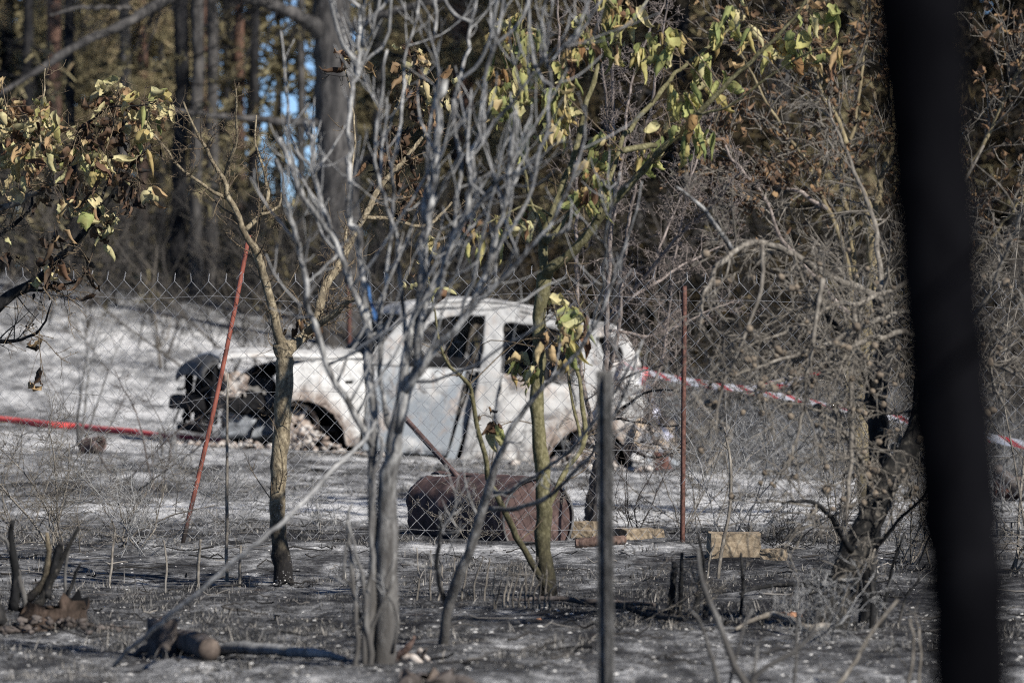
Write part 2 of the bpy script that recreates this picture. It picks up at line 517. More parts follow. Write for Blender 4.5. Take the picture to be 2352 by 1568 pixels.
for kind, L, W, cu, be in (('green', 0.088, 0.030, 2.6, 0.45), ('yellow', 0.068, 0.031, 2.1, 0.9), ('brown', 0.060, 0.022, 2.5, 1.2), ('black', 0.066, 0.026, 2.4, 0.9)):
    LEAF[kind] = [leaf_mesh(kind + '_leaf', L * a, W * b, cu * c, be * d, e, M['leaf_' + kind], 11 + k) for k, (a, b, c, d, e) in enumerate(((1, 1, 1, 1, 0.3), (1.25, 0.8, 1.15, 0.6, -0.8), (0.8, 1.2, 0.7, 1.6, 0.9), (1.1, 0.9, 1.4, 0.3, 1.6)))]

LEAF_N, LEAF_MORE = {}, {}
LEAF_V = {k: [np.array([v.co[:] for v in me.vertices]) for me in ms] for k, ms in LEAF.items()}
LEAF_Q = np.array([p.vertices[:] for p in LEAF['green'][0].polygons])
def put_leaf(kind, p, parent, size=1.0, tilt=0.6):
    """the first 300 leaves of a plant are objects of their own, the rest are joined"""
    rot = (random.gauss(0, tilt), random.gauss(0, tilt), random.uniform(0, 6.283))
    s = size * random.choice((0.45, 0.65, 0.85, 1.0, 1.15, 1.3)) * random.uniform(0.9, 1.1)
    n = LEAF_N[parent.name] = LEAF_N.get(parent.name, 0) + 1
    k = random.randrange(4)
    if n > 300:
        R = np.array(Matrix.Rotation(rot[2], 3, 'Z') @ Matrix.Rotation(rot[1], 3, 'Y') @ Matrix.Rotation(rot[0], 3, 'X'))
        LEAF_MORE.setdefault((parent.name, kind), MB()).add(LEAF_V[kind][k] @ R.T * s + np.asarray(p), LEAF_Q, None, RS.rand())
        return
    o = bpy.data.objects.new('leaf', LEAF[kind][k])
    o.location = Vector(tuple(p)) - parent.location
    o.rotation_euler = rot
    o.scale = (s, s, s)
    o.parent = parent
    col.objects.link(o)
def leaf_rest(parent):
    for (nm, kind), mb in list(LEAF_MORE.items()):
        if nm == parent.name:
            mb.build('leaf_mass', M['leaf_' + kind], parent, smooth=True, kind='stuff')

def leaf_cluster(mb, limbs, c, n, kinds, parent, rad, size=1.0, tilt=0.6, twig_r=0.0016, maxlen=9.0):
    """a short shoot from the nearest stem to c, with n leaves on thin stalks round its end"""
    best, bp = 1e9, None
    for Q in limbs:
        d = np.linalg.norm(Q - c, axis=1); i = int(d.argmin())
        if d[i] < best: best, bp = d[i], Q[i]
    if best > maxlen: return
    mid = (bp + c) / 2 + RS.normal(size=3) * best * 0.10 + np.array((0, 0, best * 0.12))
    S = crv((bp, mid, c), 8)
    mb.tube(S, np.linspace(twig_r * 1.6, twig_r, 8), 4)
    for _ in range(n):
        b0 = S[RS.randint(4, 8)]
        p = c + RS.normal(size=3) * rad * np.array((1, 0.8, 1))
        e = p + np.array((0, 0, 0.004))
        mm = (b0 + e) / 2 + np.array((0, 0, 0.35 * np.linalg.norm(e - b0) * RS.uniform(0, 1)))
        mb.tube(crv((b0, mm, e), 4), 0.0008, 3)
        put_leaf(kinds[RS.randint(len(kinds))], p, parent, size, tilt)

def base_of(x, y, D):
    p = at(x, y, D)
    p[2] = G(p[0], p[1])
    return p

# ------------------------------------------------------------------ what lies and stands on the ground by the thousand
def scatter_xy(n, y0, y1, spread=0.115):
    u = RS.rand(n)
    Y = np.sqrt(y0 ** 2 + u * (y1 ** 2 - y0 ** 2))
    X = RS.uniform(-1, 1, n) * (Y * spread + 0.5)
    return X, Y

def burnt_grass():
    X, Y = scatter_xy(520000, 14.5, 47)
    X2, Y2 = scatter_xy(70000, 14.5, 20)
    X, Y = np.concatenate((X, X2)), np.concatenate((Y, Y2))
    keep = (fbm(X * 1.6, Y * 0.8, o=3, s=21) + 0.35 * fbm(X * 9, Y * 5, o=2, s=5) - 0.4 * np.clip(ash_amt(X, Y) - 0.35, 0, 1)) > 0.56 + 0.14 * RS.rand(len(X))
    X, Y = X[keep], Y[keep]
    n = len(X)
    Z = gz(X, Y) - 0.004
    dens = fbm(X * 1.1, Y * 0.6, o=3, s=31)
    cl = np.clip((fbm(X * 5.5, Y * 3.0, o=2, s=91) - 0.42) * 4.0, 0.12, 1.6)
    H = RS.gamma(1.7, 0.0095, n) * (0.3 + 1.2 * dens) * cl + 0.004
    H *= np.where(Y < 19, 0.8, 1.0)
    th = RS.uniform(0, 6.283, n)
    lean = RS.normal(0, 0.9, n) * H
    w = RS.uniform(0.0007, 0.0019, n) * (0.7 + Y / 40)
    base = np.stack((X, Y, Z), -1)
    side = np.stack((np.cos(th), np.sin(th) * 0.5, 0 * X), -1) * w[:, None]
    tip = base + np.stack((np.cos(th + 1.3) * lean, np.sin(th + 1.3) * lean, H), -1)
    mid = (base + tip) / 2 + np.stack((0 * X, 0 * X, H * 0.12), -1)
    V = np.stack((base - side, base + side, mid + side * 0.8, mid - side * 0.8, tip), 1).reshape(-1, 3)
    k = np.arange(n)[:, None] * 5
    q = k + np.array((0, 1, 2, 3))[None]
    t = k + np.array((3, 2, 4))[None]
    tint = np.clip(RS.beta(2.0, 2.4, n) + 0.25 * (dens - 0.5), 0, 1)
    mb = MB().add(V, q, t, np.repeat(tint, 5))
    m = tinted('charred_grass', ((0.0, (0.012, 0.012, 0.013)), (0.35, (0.05, 0.05, 0.05)), (0.6, (0.14, 0.135, 0.13)), (0.85, (0.27, 0.25, 0.22)), (1.0, (0.42, 0.40, 0.37))))
    o = mb.build('charred_grass', m, kind='stuff')
    tag(o, 'short charred black and grey grass stubble covering the ground', 'grass')
burnt_grass()

def chips():
    """ash flakes, clods and bits of charcoal"""
    mb = MB()
    X, Y = scatter_xy(22000, 14.5, 52)
    X2, Y2 = scatter_xy(16000, 14.5, 21)
    X, Y = np.concatenate((X, X2)), np.concatenate((Y, Y2))
    n = len(X)
    S = np.minimum(RS.gamma(1.6, 0.0024, n) + 0.002, 0.009)
    ash = np.clip(ash_amt(X, Y), 0, 1)
    tint = np.where(RS.rand(n) < 0.12 + 0.30 * ash, RS.uniform(0.62, 1.0, n), RS.uniform(0.0, 0.45, n))
    Z = gz(X, Y)
    dirs = np.array(((1, 0, 0), (-0.5, 0.87, 0), (-0.5, -0.87, 0), (0.3, 0.2, 0.75), (-0.35, -0.2, 0.62)))
    V = np.stack((X, Y, Z - 0.002), -1)[:, None, :] + dirs[None] * S[:, None, None] * RS.uniform(0.5, 1.5, (n, 5, 1)) * np.array((1.35, 1.1, 0.75))
    k = np.arange(n)[:, None] * 5
    t = np.concatenate([k + np.array(f)[None] for f in ((0, 1, 3), (1, 4, 3), (1, 2, 4), (2, 0, 4), (0, 3, 4))])
    mb.add(V.reshape(-1, 3), None, t, np.repeat(tint, 5))
    m = tinted('ash_chips', ((0.0, (0.012, 0.012, 0.012)), (0.5, (0.06, 0.058, 0.056)), (0.62, (0.28, 0.27, 0.26)), (1.0, (0.66, 0.65, 0.63))))
    o = mb.build('ash_flakes', m, kind='stuff')
    tag(o, 'white ash flakes and black charcoal crumbs strewn over the ground', 'ash')
chips()

def twig_litter():
    mb = MB()
    X, Y = scatter_xy(1700, 15, 46)
    for x, y in zip(X, Y):
        L = RS.gamma(2.2, 0.05) + 0.04
        th = RS.uniform(0, math.pi)
        d = np.array((math.cos(th), math.sin(th), 0))
        pts = []
        for s in np.linspace(-0.5, 0.5, 5):
            p = np.array((x, y, 0)) + d * L * s + RS.normal(size=3) * L * 0.05
            p[2] = G(p[0], p[1]) + 0.006 + abs(RS.normal()) * 0.012
            pts.append(p)
        mb.tube(np.array(pts), np.linspace(1, 0.5, 5) * RS.uniform(0.0012, 0.0045), 4, a=RS.beta(1.2, 2.2))
    m = tinted('burnt_litter', ((0.0, (0.012, 0.012, 0.012)), (0.4, (0.04, 0.037, 0.035)), (0.75, (0.16, 0.15, 0.14)), (1.0, (0.34, 0.31, 0.27))))
    o = mb.build('twig_litter', m, kind='stuff')
    tag(o, 'burnt twigs and splinters lying all over the ground', 'twigs')
twig_litter()

# ------------------------------------------------------------------ the pine wood behind
M['needle'] = tinted('scorched_pine_needles', ((0.0, (0.055, 0.047, 0.030)), (0.3, (0.17, 0.145, 0.085)), (0.6, (0.28, 0.245, 0.145)), (0.82, (0.33, 0.255, 0.155)), (1.0, (0.37, 0.30, 0.20))), 0.9, 0.25)
M['needle_dark'] = tinted('charred_pine_needles', ((0.0, (0.010, 0.010, 0.009)), (0.5, (0.030, 0.025, 0.018)), (0.8, (0.06, 0.045, 0.026)), (1.0, (0.10, 0.075, 0.035))), 0.95, 0.1)
M['brush'] = tinted('burnt_brush', ((0.0, (0.012, 0.012, 0.012)), (0.4, (0.04, 0.037, 0.034)), (0.7, (0.095, 0.085, 0.075)), (1.0, (0.19, 0.165, 0.13))))

def tufts(mb, C, axis, n_each, L, w, tint, r=None):
    """needle tufts: thin blades fanning out from each centre C along axis"""
    n = len(C)
    C = np.repeat(C, n_each, 0); A = np.repeat(axis, n_each, 0)
    tt = np.clip(np.repeat(tint, n_each) + RS.normal(0, 0.12, n * n_each), 0, 1)
    d = nrm(A * 0.7 + RS.normal(size=C.shape))
    Ln = L * RS.uniform(0.6, 1.3, (len(C), 1))
    s = nrm(np.cross(d, RS.normal(size=C.shape))) * w
    V = np.stack((C - s, C + s, C + d * Ln + s * 0.5, C + d * Ln - s * 0.5), 1).reshape(-1, 3)
    q = np.arange(len(C))[:, None] * 4 + np.arange(4)[None]
    mb.add(V, q, None, np.repeat(tt, 4))

def crown_mesh(name, z0, z1, rad, boughs, per, mat, seed, L=0.16, w=0.010, n_each=7, bare=0.0):
    st = RS.get_state(); RS.seed(seed)
    mb, wd = MB(), MB()
    for _ in range(boughs):
        z = z0 + (z1 - z0) * RS.rand()
        R = rad * (1 - 0.65 * (z - z0) / (z1 - z0)) * RS.uniform(0.5, 1.15)
        th = RS.uniform(0, 6.283)
        d = np.array((math.cos(th), math.sin(th), RS.uniform(-0.25, 0.2)))
        p0 = np.array((0, 0, z))
        pts = np.array([p0 + d * R * s + np.array((0, 0, -0.35 * s * s * R * RS.uniform(0.2, 1.0))) for s in np.linspace(0, 1, 7)])
        pts[1:] += RS.normal(size=(6, 3)) * 0.05 * R
        wd.tube(pts, np.linspace(0.02 + 0.012 * R, 0.006, 7), 4)
        if RS.rand() < bare: k = max(2, per // 6)
        else: k = per
        s = RS.uniform(0.25, 1.0, k)
        C = np.stack([np.interp(s, np.linspace(0, 1, 7), pts[:, c]) for c in range(3)], -1) + RS.normal(size=(k, 3)) * 0.13 * R * np.array((1, 1, 0.6))
        base = RS.uniform(0.15, 0.75)
        tufts(mb, C, nrm(RS.normal(size=(k, 3)) * 0.5 + d), n_each, L, w, np.clip(base + RS.normal(0, 0.15, k), 0, 1))
    me = mb.mesh(name); me.materials.append(mat)
    me2 = wd.mesh(name + '_wood'); me2.materials.append(M['pine_black'])
    RS.set_state(st)
    return me, me2

CROWN = {
    'low': crown_mesh('low_crown', 1.6, 11, 2.2, 80, 80, M['needle'], 5),
    'high': crown_mesh('high_crown', 6.8, 14, 2.6, 75, 80, M['needle'], 6),
    'thin': crown_mesh('thin_crown', 2.2, 11, 2.4, 60, 60, M['needle'], 8, bare=0.35),
    'dark': crown_mesh('dark_crown', 0.6, 10, 2.2, 90, 80, M['needle_dark'], 9),
}
def put(name, me, parent, loc=(0, 0, 0), rz=0.0, s=1.0):
    o = bpy.data.objects.new(name, me)
    o.location = loc; o.rotation_euler = (0, 0, rz); o.scale = (s, s, s)
    o.parent = parent
    col.objects.link(o)
    return o

def pine(label, x, D, wpx, mat, crown, lean=0.0, rz=0.0, s=1.0, H=13.0, top_px=None, bend=0.0):
    b = base_of(x, 0, D)
    t = thing('pine_tree', label, 'tree', b, 'pines of the scorched wood')
    r = wpx * 0.5 * D / K
    top = b + np.array((lean * H, 0, H))
    mid = b + np.array((lean * H * 0.4 + bend, 0, H * 0.3))
    q = b + np.array((lean * H * 0.15 + bend * 0.5, 0, H * 0.13))
    mb = MB()
    limb(mb, (b - np.array((0, 0, 0.2)), q, mid, top), (r * 1.2, r * 1.02, r * 0.95, r * 0.45), 50, 10, 0.06, 0.05, rough=0.05)
    mb.build('trunk', mat, t, smooth=True)
    if crown:
        me, wd = CROWN[crown]
        put('crown', me, t, (lean * H * 0.5, 0, 0), rz, s)
        put('bough_wood', wd, t, (lean * H * 0.5, 0, 0), rz, s)['kind'] = 'stuff'
    # dead snags on the lower trunk
    sn = MB()
    Q = crv((b, q, mid), 30)
    sprout(sn, Q, np.zeros(30) + r, 12, 0.8, 0.3, (60, 95), 0.1, 1, (3, 0.5), 0.25, 1.0, 3, seg=5, rmin=0.004)
    sn.build('snag_mass', M['pine_black'], t, kind='stuff')
    return t

# trunks one can tell apart, left to right
pine('pine trunk with reddish upper bark at the far left of the wood', 122, 84, 36, M['pine_red'], 'high', 0.0, 0.4)
pine('slender black pine trunk curving behind the left leaf clusters', 176, 78, 26, M['pine_black'], None, 0.003, 1.1, bend=-0.12)
pine('dark pine trunk, left of the close pair behind the leaning red post', 408, 74, 36, M['pine_black'], 'high', 0.012, 2.2)
pine('grey pine trunk, right of the close pair behind the leaning red post', 446, 79, 30, M['pine_bark'], 'high', 0.006, 3.0)
pine('thin grey brown pine trunk just right of the close pair', 490, 88, 28, M['pine_bark'], 'high', 0.0, 4.0)
pine('dim brown pine trunk in the gap between leaf cluster and close pair', 330, 96, 24, M['pine_red'], 'low', -0.004, 4.4)
pine('far brown pine trunk seen low behind the left sapling', 548, 104, 26, M['pine_red'], None, 0.0, 0.2)
pine('reddish pine trunk behind the top of the grey burnt shrub', 1072, 72, 52, M['pine_red'], 'low', -0.008, 1.7)
pine('dark pine trunk behind the olive barked sapling', 1235, 86, 34, M['pine_black'], 'dark', 0.0, 2.5)
pine('charred pine trunk behind the thorny plum stems', 1560, 68, 44, M['pine_black'], 'dark', 0.004, 3.3)
pine('charred pine trunk with a rusty streak right of the thorny stems', 1655, 74, 46, M['pine_red'], 'dark', 0.0, 5.1)
pine('pale brown pine trunk behind the curled brown leaves', 1790, 70, 36, M['pine_bark'], 'thin', 0.006, 0.9)
pine('dark pine trunk deep behind the gall covered tree', 1950, 82, 40, M['pine_black'], 'dark', 0.0, 1.3)
pine('dark pine at the right edge beyond the coal black trunk', 2330, 72, 46, M['pine_black'], 'dark', -0.004, 2.9)
pine('thin pine trunk behind the right rim of the coal black trunk', 2180, 88, 30, M['pine_black'], 'dark', 0.0, 4.0)
pine('far pine trunk behind the middle of the grey shrub', 905, 98, 30, M['pine_red'], 'low', 0.0, 0.6)
pine('black pine trunk standing at the left photo edge', 18, 92, 34, M['pine_black'], 'low', 0.0, 5.5)
pine('slim black pine trunk between the red barked left pine and leaf clusters', 245, 108, 26, M['pine_black'], 'low', 0.0, 1.9)
pine('far slim pine trunk behind the wilted green leaves', 1345, 100, 28, M['pine_black'], 'dark', 0.0, 3.6)
pine('far dark pine trunk behind the arching gall branch', 1735, 96, 30, M['pine_black'], 'dark', 0.0, 5.9)
pine('far slim pine trunk just left of the big grey pine', 640, 118, 20, M['pine_black'], None, 0.0, 2.6)
pine('black pine trunk between the close pair and the large grey pine', 585, 92, 26, M['pine_black'], None, 0.002, 0.3)
pine('dark slender pine trunk right of the close pair, far back', 520, 112, 20, M['pine_black'], None, 0.0, 0.3)
pine('straight dark pine trunk right of the large grey pine', 868, 84, 30, M['pine_black'], None, 0.0, 1.3)
pine('slim dark pine trunk behind the upper grey shrub stems', 1150, 94, 26, M['pine_black'], None, 0.003, 2.3)
pine('pale grey pine trunk behind the wilted leaves of the olive sapling', 1470, 90, 28, M['pine_bark'], None, 0.0, 2.9)
pine('far pine trunk behind the left stems of the grey shrub', 985, 112, 28, M['pine_black'], 'low', 0.0, 3.1)

for lab, x, D_, w, mt in (
    ('slim dark pine trunk left of the red barked left pine', 62, 86, 24, 'pine_black'),
    ('straight grey pine trunk above the left leaf clusters', 285, 90, 26, 'pine_bark'),
    ('thin black pine trunk close left of the close pair', 372, 98, 18, 'pine_black'),
    ('thin reddish pine trunk close right of the close pair', 470, 100, 18, 'pine_red'),
    ('slim grey pine trunk low behind the tan sapling fork', 690, 96, 20, 'pine_bark'),
    ('dark pine trunk behind the top of the thorny stems', 1395, 84, 26, 'pine_black'),
    ('slim brown pine trunk right of the thorny stems', 1610, 98, 22, 'pine_red'),
    ('slim dark pine trunk left of the coal black trunk', 2010, 92, 26, 'pine_black')):
    pine(lab, x, D_, w, M[mt], None)
# the big grey pine with its dead boughs
D = 66.0
b = base_of(778, 0, D)
big = thing('pine_tree', 'large grey scorched pine with dead boughs behind the burnt car bonnet', 'tree', b, 'pines of the scorched wood')
mb = MB()
P = [b - np.array((0, 0, 0.2)), at(786, 640, D), at(776, 400, D), at(768, 200, D), at(764, 0, D), at(760, -300, D), at(752, -900, D)]
limb(mb, P, [r_ * 0.5 * D / K for r_ in (112, 98, 94, 90, 84, 80, 60)], 70, 14, 0.05, 0.04, rough=0.05)
mb.build('trunk', M['pine_bark'], big, smooth=True)
def bough(pts, Dk, tw=40, ln=0.9, droop=0.3, depth=2):
    P, R = px_limb(pts, D, Dk + 10.0)
    R = R * 1.35
    m1, m2 = MB(), MB()
    Q, r = limb(m1, P, R, 40, 7, 0.05, 0.12, rough=0.08)
    m1.build('bough', M['pine_bark'], big, smooth=True)
    sprout(m2, Q, r, tw, ln, 0.4, (35, 75), 0.1, depth, (4, 0.5), 0.1, 1.0, 3, droop=droop, rmin=0.0022, seg=6)
    m2.build('twig_mass', M['pine_black'], big, kind='stuff')
bough([(755, -150, 30), (600, -90, 26), (440, -30, 22), (380, 4, 20), (290, 55, 18), (190, 100, 16), (100, 158, 12), (0, 215, 8), (-60, 250, 5)], 54.0, 46, 0.8, 0.5)
bough([(745, 75, 34), (700, 48, 26), (655, 25, 22), (600, 5, 18), (540, -10, 12), (470, -30, 8)], 54.5, 40, 0.9, 0.5)
bough([(790, 70, 22), (850, 45, 16), (920, 20, 13), (1000, 4, 11), (1080, -30, 7)], 55.5, 24, 0.7, 0.4)
bough([(770, 288, 20), (700, 283, 15), (600, 275, 12), (500, 268, 10), (395, 252, 7), (330, 240, 4)], 55.2, 16, 0.45, 0.3, 1)
bough([(790, 385, 18), (830, 368, 15), (860, 360, 13), (900, 350, 9)], 55.5, 6, 0.3, 0.2, 1)
bough([(300, 20, 9), (230, 20, 8), (180, 22, 6), (120, 40, 4)], 53.5, 18, 0.7, 0.6)
put('crown', CROWN['high'][0], big, (0, 0, 1.0), 1.0, 1.0)
put('bough_wood', CROWN['high'][1], big, (0, 0, 1.0), 1.0, 1.0)['kind'] = 'stuff'

# far wood that closes the view, open where the sky shows
def far_wood():
    mb = MB()
    n = 16000
    D_ = RS.uniform(100, 150, n)
    px = RS.uniform(-700, 3100, n)
    X = (px - 1176) / K * D_
    Zg = gz(X, D_)
    Z = Zg + RS.uniform(0, 1, n) ** 1.2 * 12
    # a lane through the wood, running away north-west, leaves two openings among the crowns
    lx, lz = X + 0.0399 * D_, Z - 6.0
    gap = ((lx / 1.5) ** 2 + (lz / 2.1) ** 2 < 1) | (((X + 0.0276 * D_) / 0.36) ** 2 + ((Z - 8.5) / 1.05) ** 2 < 1)
    keep = ~(gap & (fbm(X * 2.6, Z * 3.6, o=3, s=4) > 0.37))
    C = np.stack((X, D_, Z), -1)[keep]
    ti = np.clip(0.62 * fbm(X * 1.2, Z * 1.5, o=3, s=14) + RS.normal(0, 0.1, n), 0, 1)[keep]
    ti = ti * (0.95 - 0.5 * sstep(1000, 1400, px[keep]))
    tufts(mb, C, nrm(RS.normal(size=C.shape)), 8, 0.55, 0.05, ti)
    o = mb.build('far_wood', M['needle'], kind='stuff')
    tag(o, 'dense far pine wood filling the background behind the trunks', 'wood')
    trunks = MB()
    for _ in range(110):
        d_ = RS.uniform(98, 150); x_ = RS.uniform(-700, 3100)
        if 575 < x_ < 740 and RS.rand() < 0.8: continue
        p = base_of(x_, 0, d_)
        trunks.tube(np.array((p - (0, 0, .3), p + (RS.normal() * .2, 0, 6), p + (RS.normal() * .3, 0, 13))), (RS.uniform(.08, .17), .1, .06), 6)
    o2 = trunks.build('far_trunks', M['pine_black'], kind='stuff')
    tag(o2, 'faint far trunks in the depth of the pine wood', 'wood')
far_wood()

# scorched undergrowth along the foot of the wood
def undergrowth():
    mb = MB()
    for k in range(520):
        d_ = RS.uniform(58, 92)
        x_ = RS.uniform(-250, 2600)
        if x_ > 1430: d_ = RS.uniform(52, 90)
        p = base_of(x_, 0, d_)
        h = RS.uniform(0.5, 2.2) * (1.25 if x_ > 1430 else 1.0)
        tw = RS.beta(1.6, 2.2)
        top = p + np.array((RS.normal() * 0.5 * h, RS.normal() * 0.4 * h, h))
        Q = crv((p, (p + top) / 2 + RS.normal(size=3) * 0.15 * h, top), 8)
        r = np.linspace(0.014, 0.004, 8) * RS.uniform(0.6, 1.6)
        mb.tube(Q, r, 3, a=tw)
        sprout(mb, Q, r, 7, 0.55 * h, 0.6, (25, 70), 0.2, 1, (4, 0.5), 0.1, 1.0, 3, rmin=0.0035, seg=4, tw=tw)
    o = mb.build('undergrowth', M['brush'], kind='stuff')
    tag(o, 'tangled grey burnt undergrowth along the foot of the wood', 'undergrowth')
    mb = MB()
    n = 2600
    px = RS.uniform(-200, 2600, n); d_ = RS.uniform(66, 92, n)
    X = (px - 1176) / K * d_
    Z = gz(X, d_) + RS.rand(n) ** 1.3 * 3.2
    ok = fbm(px / 120, Z * 1.3, o=3, s=17) > 0.5
    C = np.stack((X, d_, Z), -1)[ok]
    tufts(mb, C, nrm(RS.normal(size=C.shape)), 6, 0.14, 0.02, RS.uniform(0, 0.62, len(C)))
    o = mb.build('scorched_leaves', M['needle'], kind='stuff')
    tag(o, 'olive brown scorched leaves hanging in the undergrowth', 'foliage')
undergrowth()

# ------------------------------------------------------------------ chain link fence with angle iron posts
FD = 27.8
M['wire'] = plain('galvanised_wire', ((0.16, 0.16, 0.165), (0.30, 0.30, 0.31), (0.46, 0.46, 0.47)), 6, 0.55, 0.4, 0)
M['wire'].node_tree.nodes['Principled BSDF'].inputs['Metallic'].default_value = 0.35
def rust_paint(name, burn):
    m, nt, b = new_mat(name, 0.7, 0.3)
    v = objc(nt, (1, 1, 0.3))
    n1 = noise_(nt, v, 30, 6, 0.65)
    c = ramp_(nt, n1, ((0.36, (0.06, 0.022, 0.016)), (0.5, (0.17, 0.048, 0.032)), (0.66, (0.25, 0.085, 0.06))))
    sep = N_(nt, 'ShaderNodeSeparateXYZ'); nt.links.new(objc(nt), sep.inputs[0])
    f = N_(nt, 'ShaderNodeMapRange')
    f.inputs[1].default_value = burn[0]; f.inputs[2].default_value = burn[1]; f.inputs[3].default_value = 1; f.inputs[4].default_value = 0
    nt.links.new(math_(nt, 'ADD', sep.outputs['Z'], math_(nt, 'MULTIPLY', math_(nt, 'SUBTRACT', n1, 0.5), 0.2)), f.inputs[0])
    c = mix_(nt, f.outputs[0], c, (0.02, 0.016, 0.015))
    fl = ramp_(nt, noise_(nt, objc(nt), 130, 2), ((0.70, (0, 0, 0)), (0.76, (0.8, 0.8, 0.8))))
    c = mix_(nt, fl, c, (0.35, 0.28, 0.25))
    nt.links.new(c, b.inputs['Base Color'])
    bump_(nt, b, n1, 0.4, 0.003)
    return m
M['post_red'] = rust_paint('rusty_red_post', (0.08, 0.30))
M['post_brown'] = plain('rusty_brown_iron', ((0.025, 0.016, 0.013), (0.085, 0.040, 0.031), (0.16, 0.08, 0.062)), 60, 0.8, 0.25, 0.4)

def angle_iron(mb, p0, p1, w, t=0.004, yaw=0.6, n=14, bend=0.0, w2=None):
    """L profile: two flanges along the line p0-p1"""
    p0, p1 = np.asarray(p0, float), np.asarray(p1, float)
    ax = nrm(p1 - p0)
    e1 = nrm(np.cross(ax, (math.sin(yaw), math.cos(yaw), 0)))
    e2 = nrm(np.cross(ax, e1))
    t = min(t, w * 0.2)
    w2 = w2 or w
    sec = [(0, 0), (w, 0), (w, t), (t, t), (t, w2), (0, w2)]
    V = []
    for i in range(n):
        s = i / (n - 1)
        c = p0 + (p1 - p0) * s + e1 * bend * math.sin(math.pi * s)
        for a, b_ in sec: V.append(c + e1 * (a - w * .35) + e2 * (b_ - w * .35))
    q = [(i * 6 + j, i * 6 + (j + 1) % 6, (i + 1) * 6 + (j + 1) % 6, (i + 1) * 6 + j) for i in range(n - 1) for j in range(6)]
    e = (n - 1) * 6
    q += [(3, 2, 1, 0), (5, 4, 3, 0), (e, e + 1, e + 2, e + 3), (e, e + 3, e + 4, e + 5)]
    mb.add(V, q)

fence = thing('chain_link_fence', 'sagging grey chain-link fence with rusty red posts in front of the burnt car', 'fence', (0, FD, 0))
def fence_xyz(u, k, rows, step):
    """u along the fence (m), k = height fraction"""
    u, k = np.asarray(u, float), np.asarray(k, float)
    g = gz(u, FD + 0 * u)
    top = 1.285 + 0.02 * np.sin(u * 1.7 + 0.6) - 0.03 * sstep(0.2, 1.2, u) + 0.03 * (fbm(u * 1.1, 0 * u, o=2, s=2) - 0.5)
    z = g + 0.015 + k * (top - 0.015 - g)
    x = u + 0.05 * (fbm(u * 0.8, k * 2.0, o=2, s=41) - 0.5) + 0.05 * (k - 0.5) * np.sin(u * 0.9)
    y = FD + 0.12 * (fbm(u * 0.9, k * 2.2, o=2, s=51) - 0.5)
    return np.stack((x, y, z), -1)
def fence_mesh():
    mb = MB()
    p, rows = 0.0424, 29
    cols = int(9.6 / p)
    kk = np.arange(rows + 1)
    for i in range(cols):
        zig = (kk + i) % 2
        u = -4.8 + (i + zig) * p - 0.0012 * (zig * 2 - 1)
        Q = fence_xyz(u, kk / rows, rows, p)
        Q[:, 1] += np.where(zig == 1, 0.0016, -0.0016)
        mb.tube(Q, 0.0014, 3)
        if zig[-1] == 1:       # twisted wire ends along the top
            e = Q[-1]
            up = np.array((RS.normal(0, 0.006), RS.normal(0, 0.004), 0.042))
            ph = RS.uniform(0, 6)
            tw = np.array([e + up * s + 0.0022 * np.array((math.cos(ph + 14 * s), math.sin(ph + 14 * s), 0)) for s in np.linspace(0, 1, 8)])
            tw2 = np.array([e + up * s * 0.92 - 0.0022 * np.array((math.cos(ph + 14 * s), math.sin(ph + 14 * s), 0)) for s in np.linspace(0, 1, 8)])
            mb.tube(tw, 0.0013, 3); mb.tube(tw2, 0.0013, 3)
    mb.build('wire_mesh', M['wire'], fence, kind='stuff')
    for y0, amp, sd in ((0.93, 0.02, 1), (0.60, 0.05, 2), (0.34, 0.012, 3), (0.04, 0.01, 4)):
        u = np.linspace(-4.8, 4.8, 160)
        k = y0 + amp * (fbm(u * 1.4, 0 * u + sd, o=2, s=sd + 70) - 0.5) * 2 - (0.04 * np.exp(-((u + 1.7) / 0.25) ** 2) if sd == 2 else 0)
        Q = fence_xyz(u, k, 1, 1); Q[:, 1] -= 0.006
        MB().tube(Q, 0.0011, 3).build('tension_wire', M['wire'], fence)
fence_mesh()
def post(pa, pb, w, mat, label, ties=(), yaw=0.6, bend=0.0):
    mb = MB()
    angle_iron(mb, pa, pb, w, 0.004, yaw, bend=bend)
    o = mb.build('post', mat, fence, label=label)
    for s in ties:
        c = np.asarray(pa) + (np.asarray(pb) - np.asarray(pa)) * s
        th = np.linspace(0, 6.6, 18)
        Q = c + np.stack((np.cos(th) * w * 0.72, np.sin(th) * w * 0.72, 0.004 * th + 0.012 * np.cos(th)), -1)
        MB().tube(Q, 0.0016, 3).build('tie_wire', M['wire'], o)
pb_ = at(413, 1236, FD - 0.15); pb_[2] = G(pb_[0], pb_[1]) - 0.05
post(pb_, at(571, 540, FD + 0.05), 0.0185, M['post_red'], 'leaning rusty red angle-iron post', (0.86, 0.62, 0.33, 0.21), yaw=2.85, bend=0.012)
pb_ = at(1567, 1262, FD - 0.1); pb_[2] = G(pb_[0], pb_[1]) - 0.05
post(pb_, at(1572, 657, FD - 0.1), 0.0175, M['post_brown'], 'upright rusty brown angle-iron post', (0.8, 0.52, 0.25), yaw=2.55)
pb_ = at(-330, 1240, FD); pb_[2] = G(pb_[0], pb_[1]) - 0.05
post(pb_, at(-310, 640, FD), 0.036, M['post_red'], None, (0.8, 0.4))
pb_ = at(2640, 1240, FD); pb_[2] = G(pb_[0], pb_[1]) - 0.05
post(pb_, at(2650, 650, FD), 0.036, M['post_brown'], None, (0.8, 0.4))

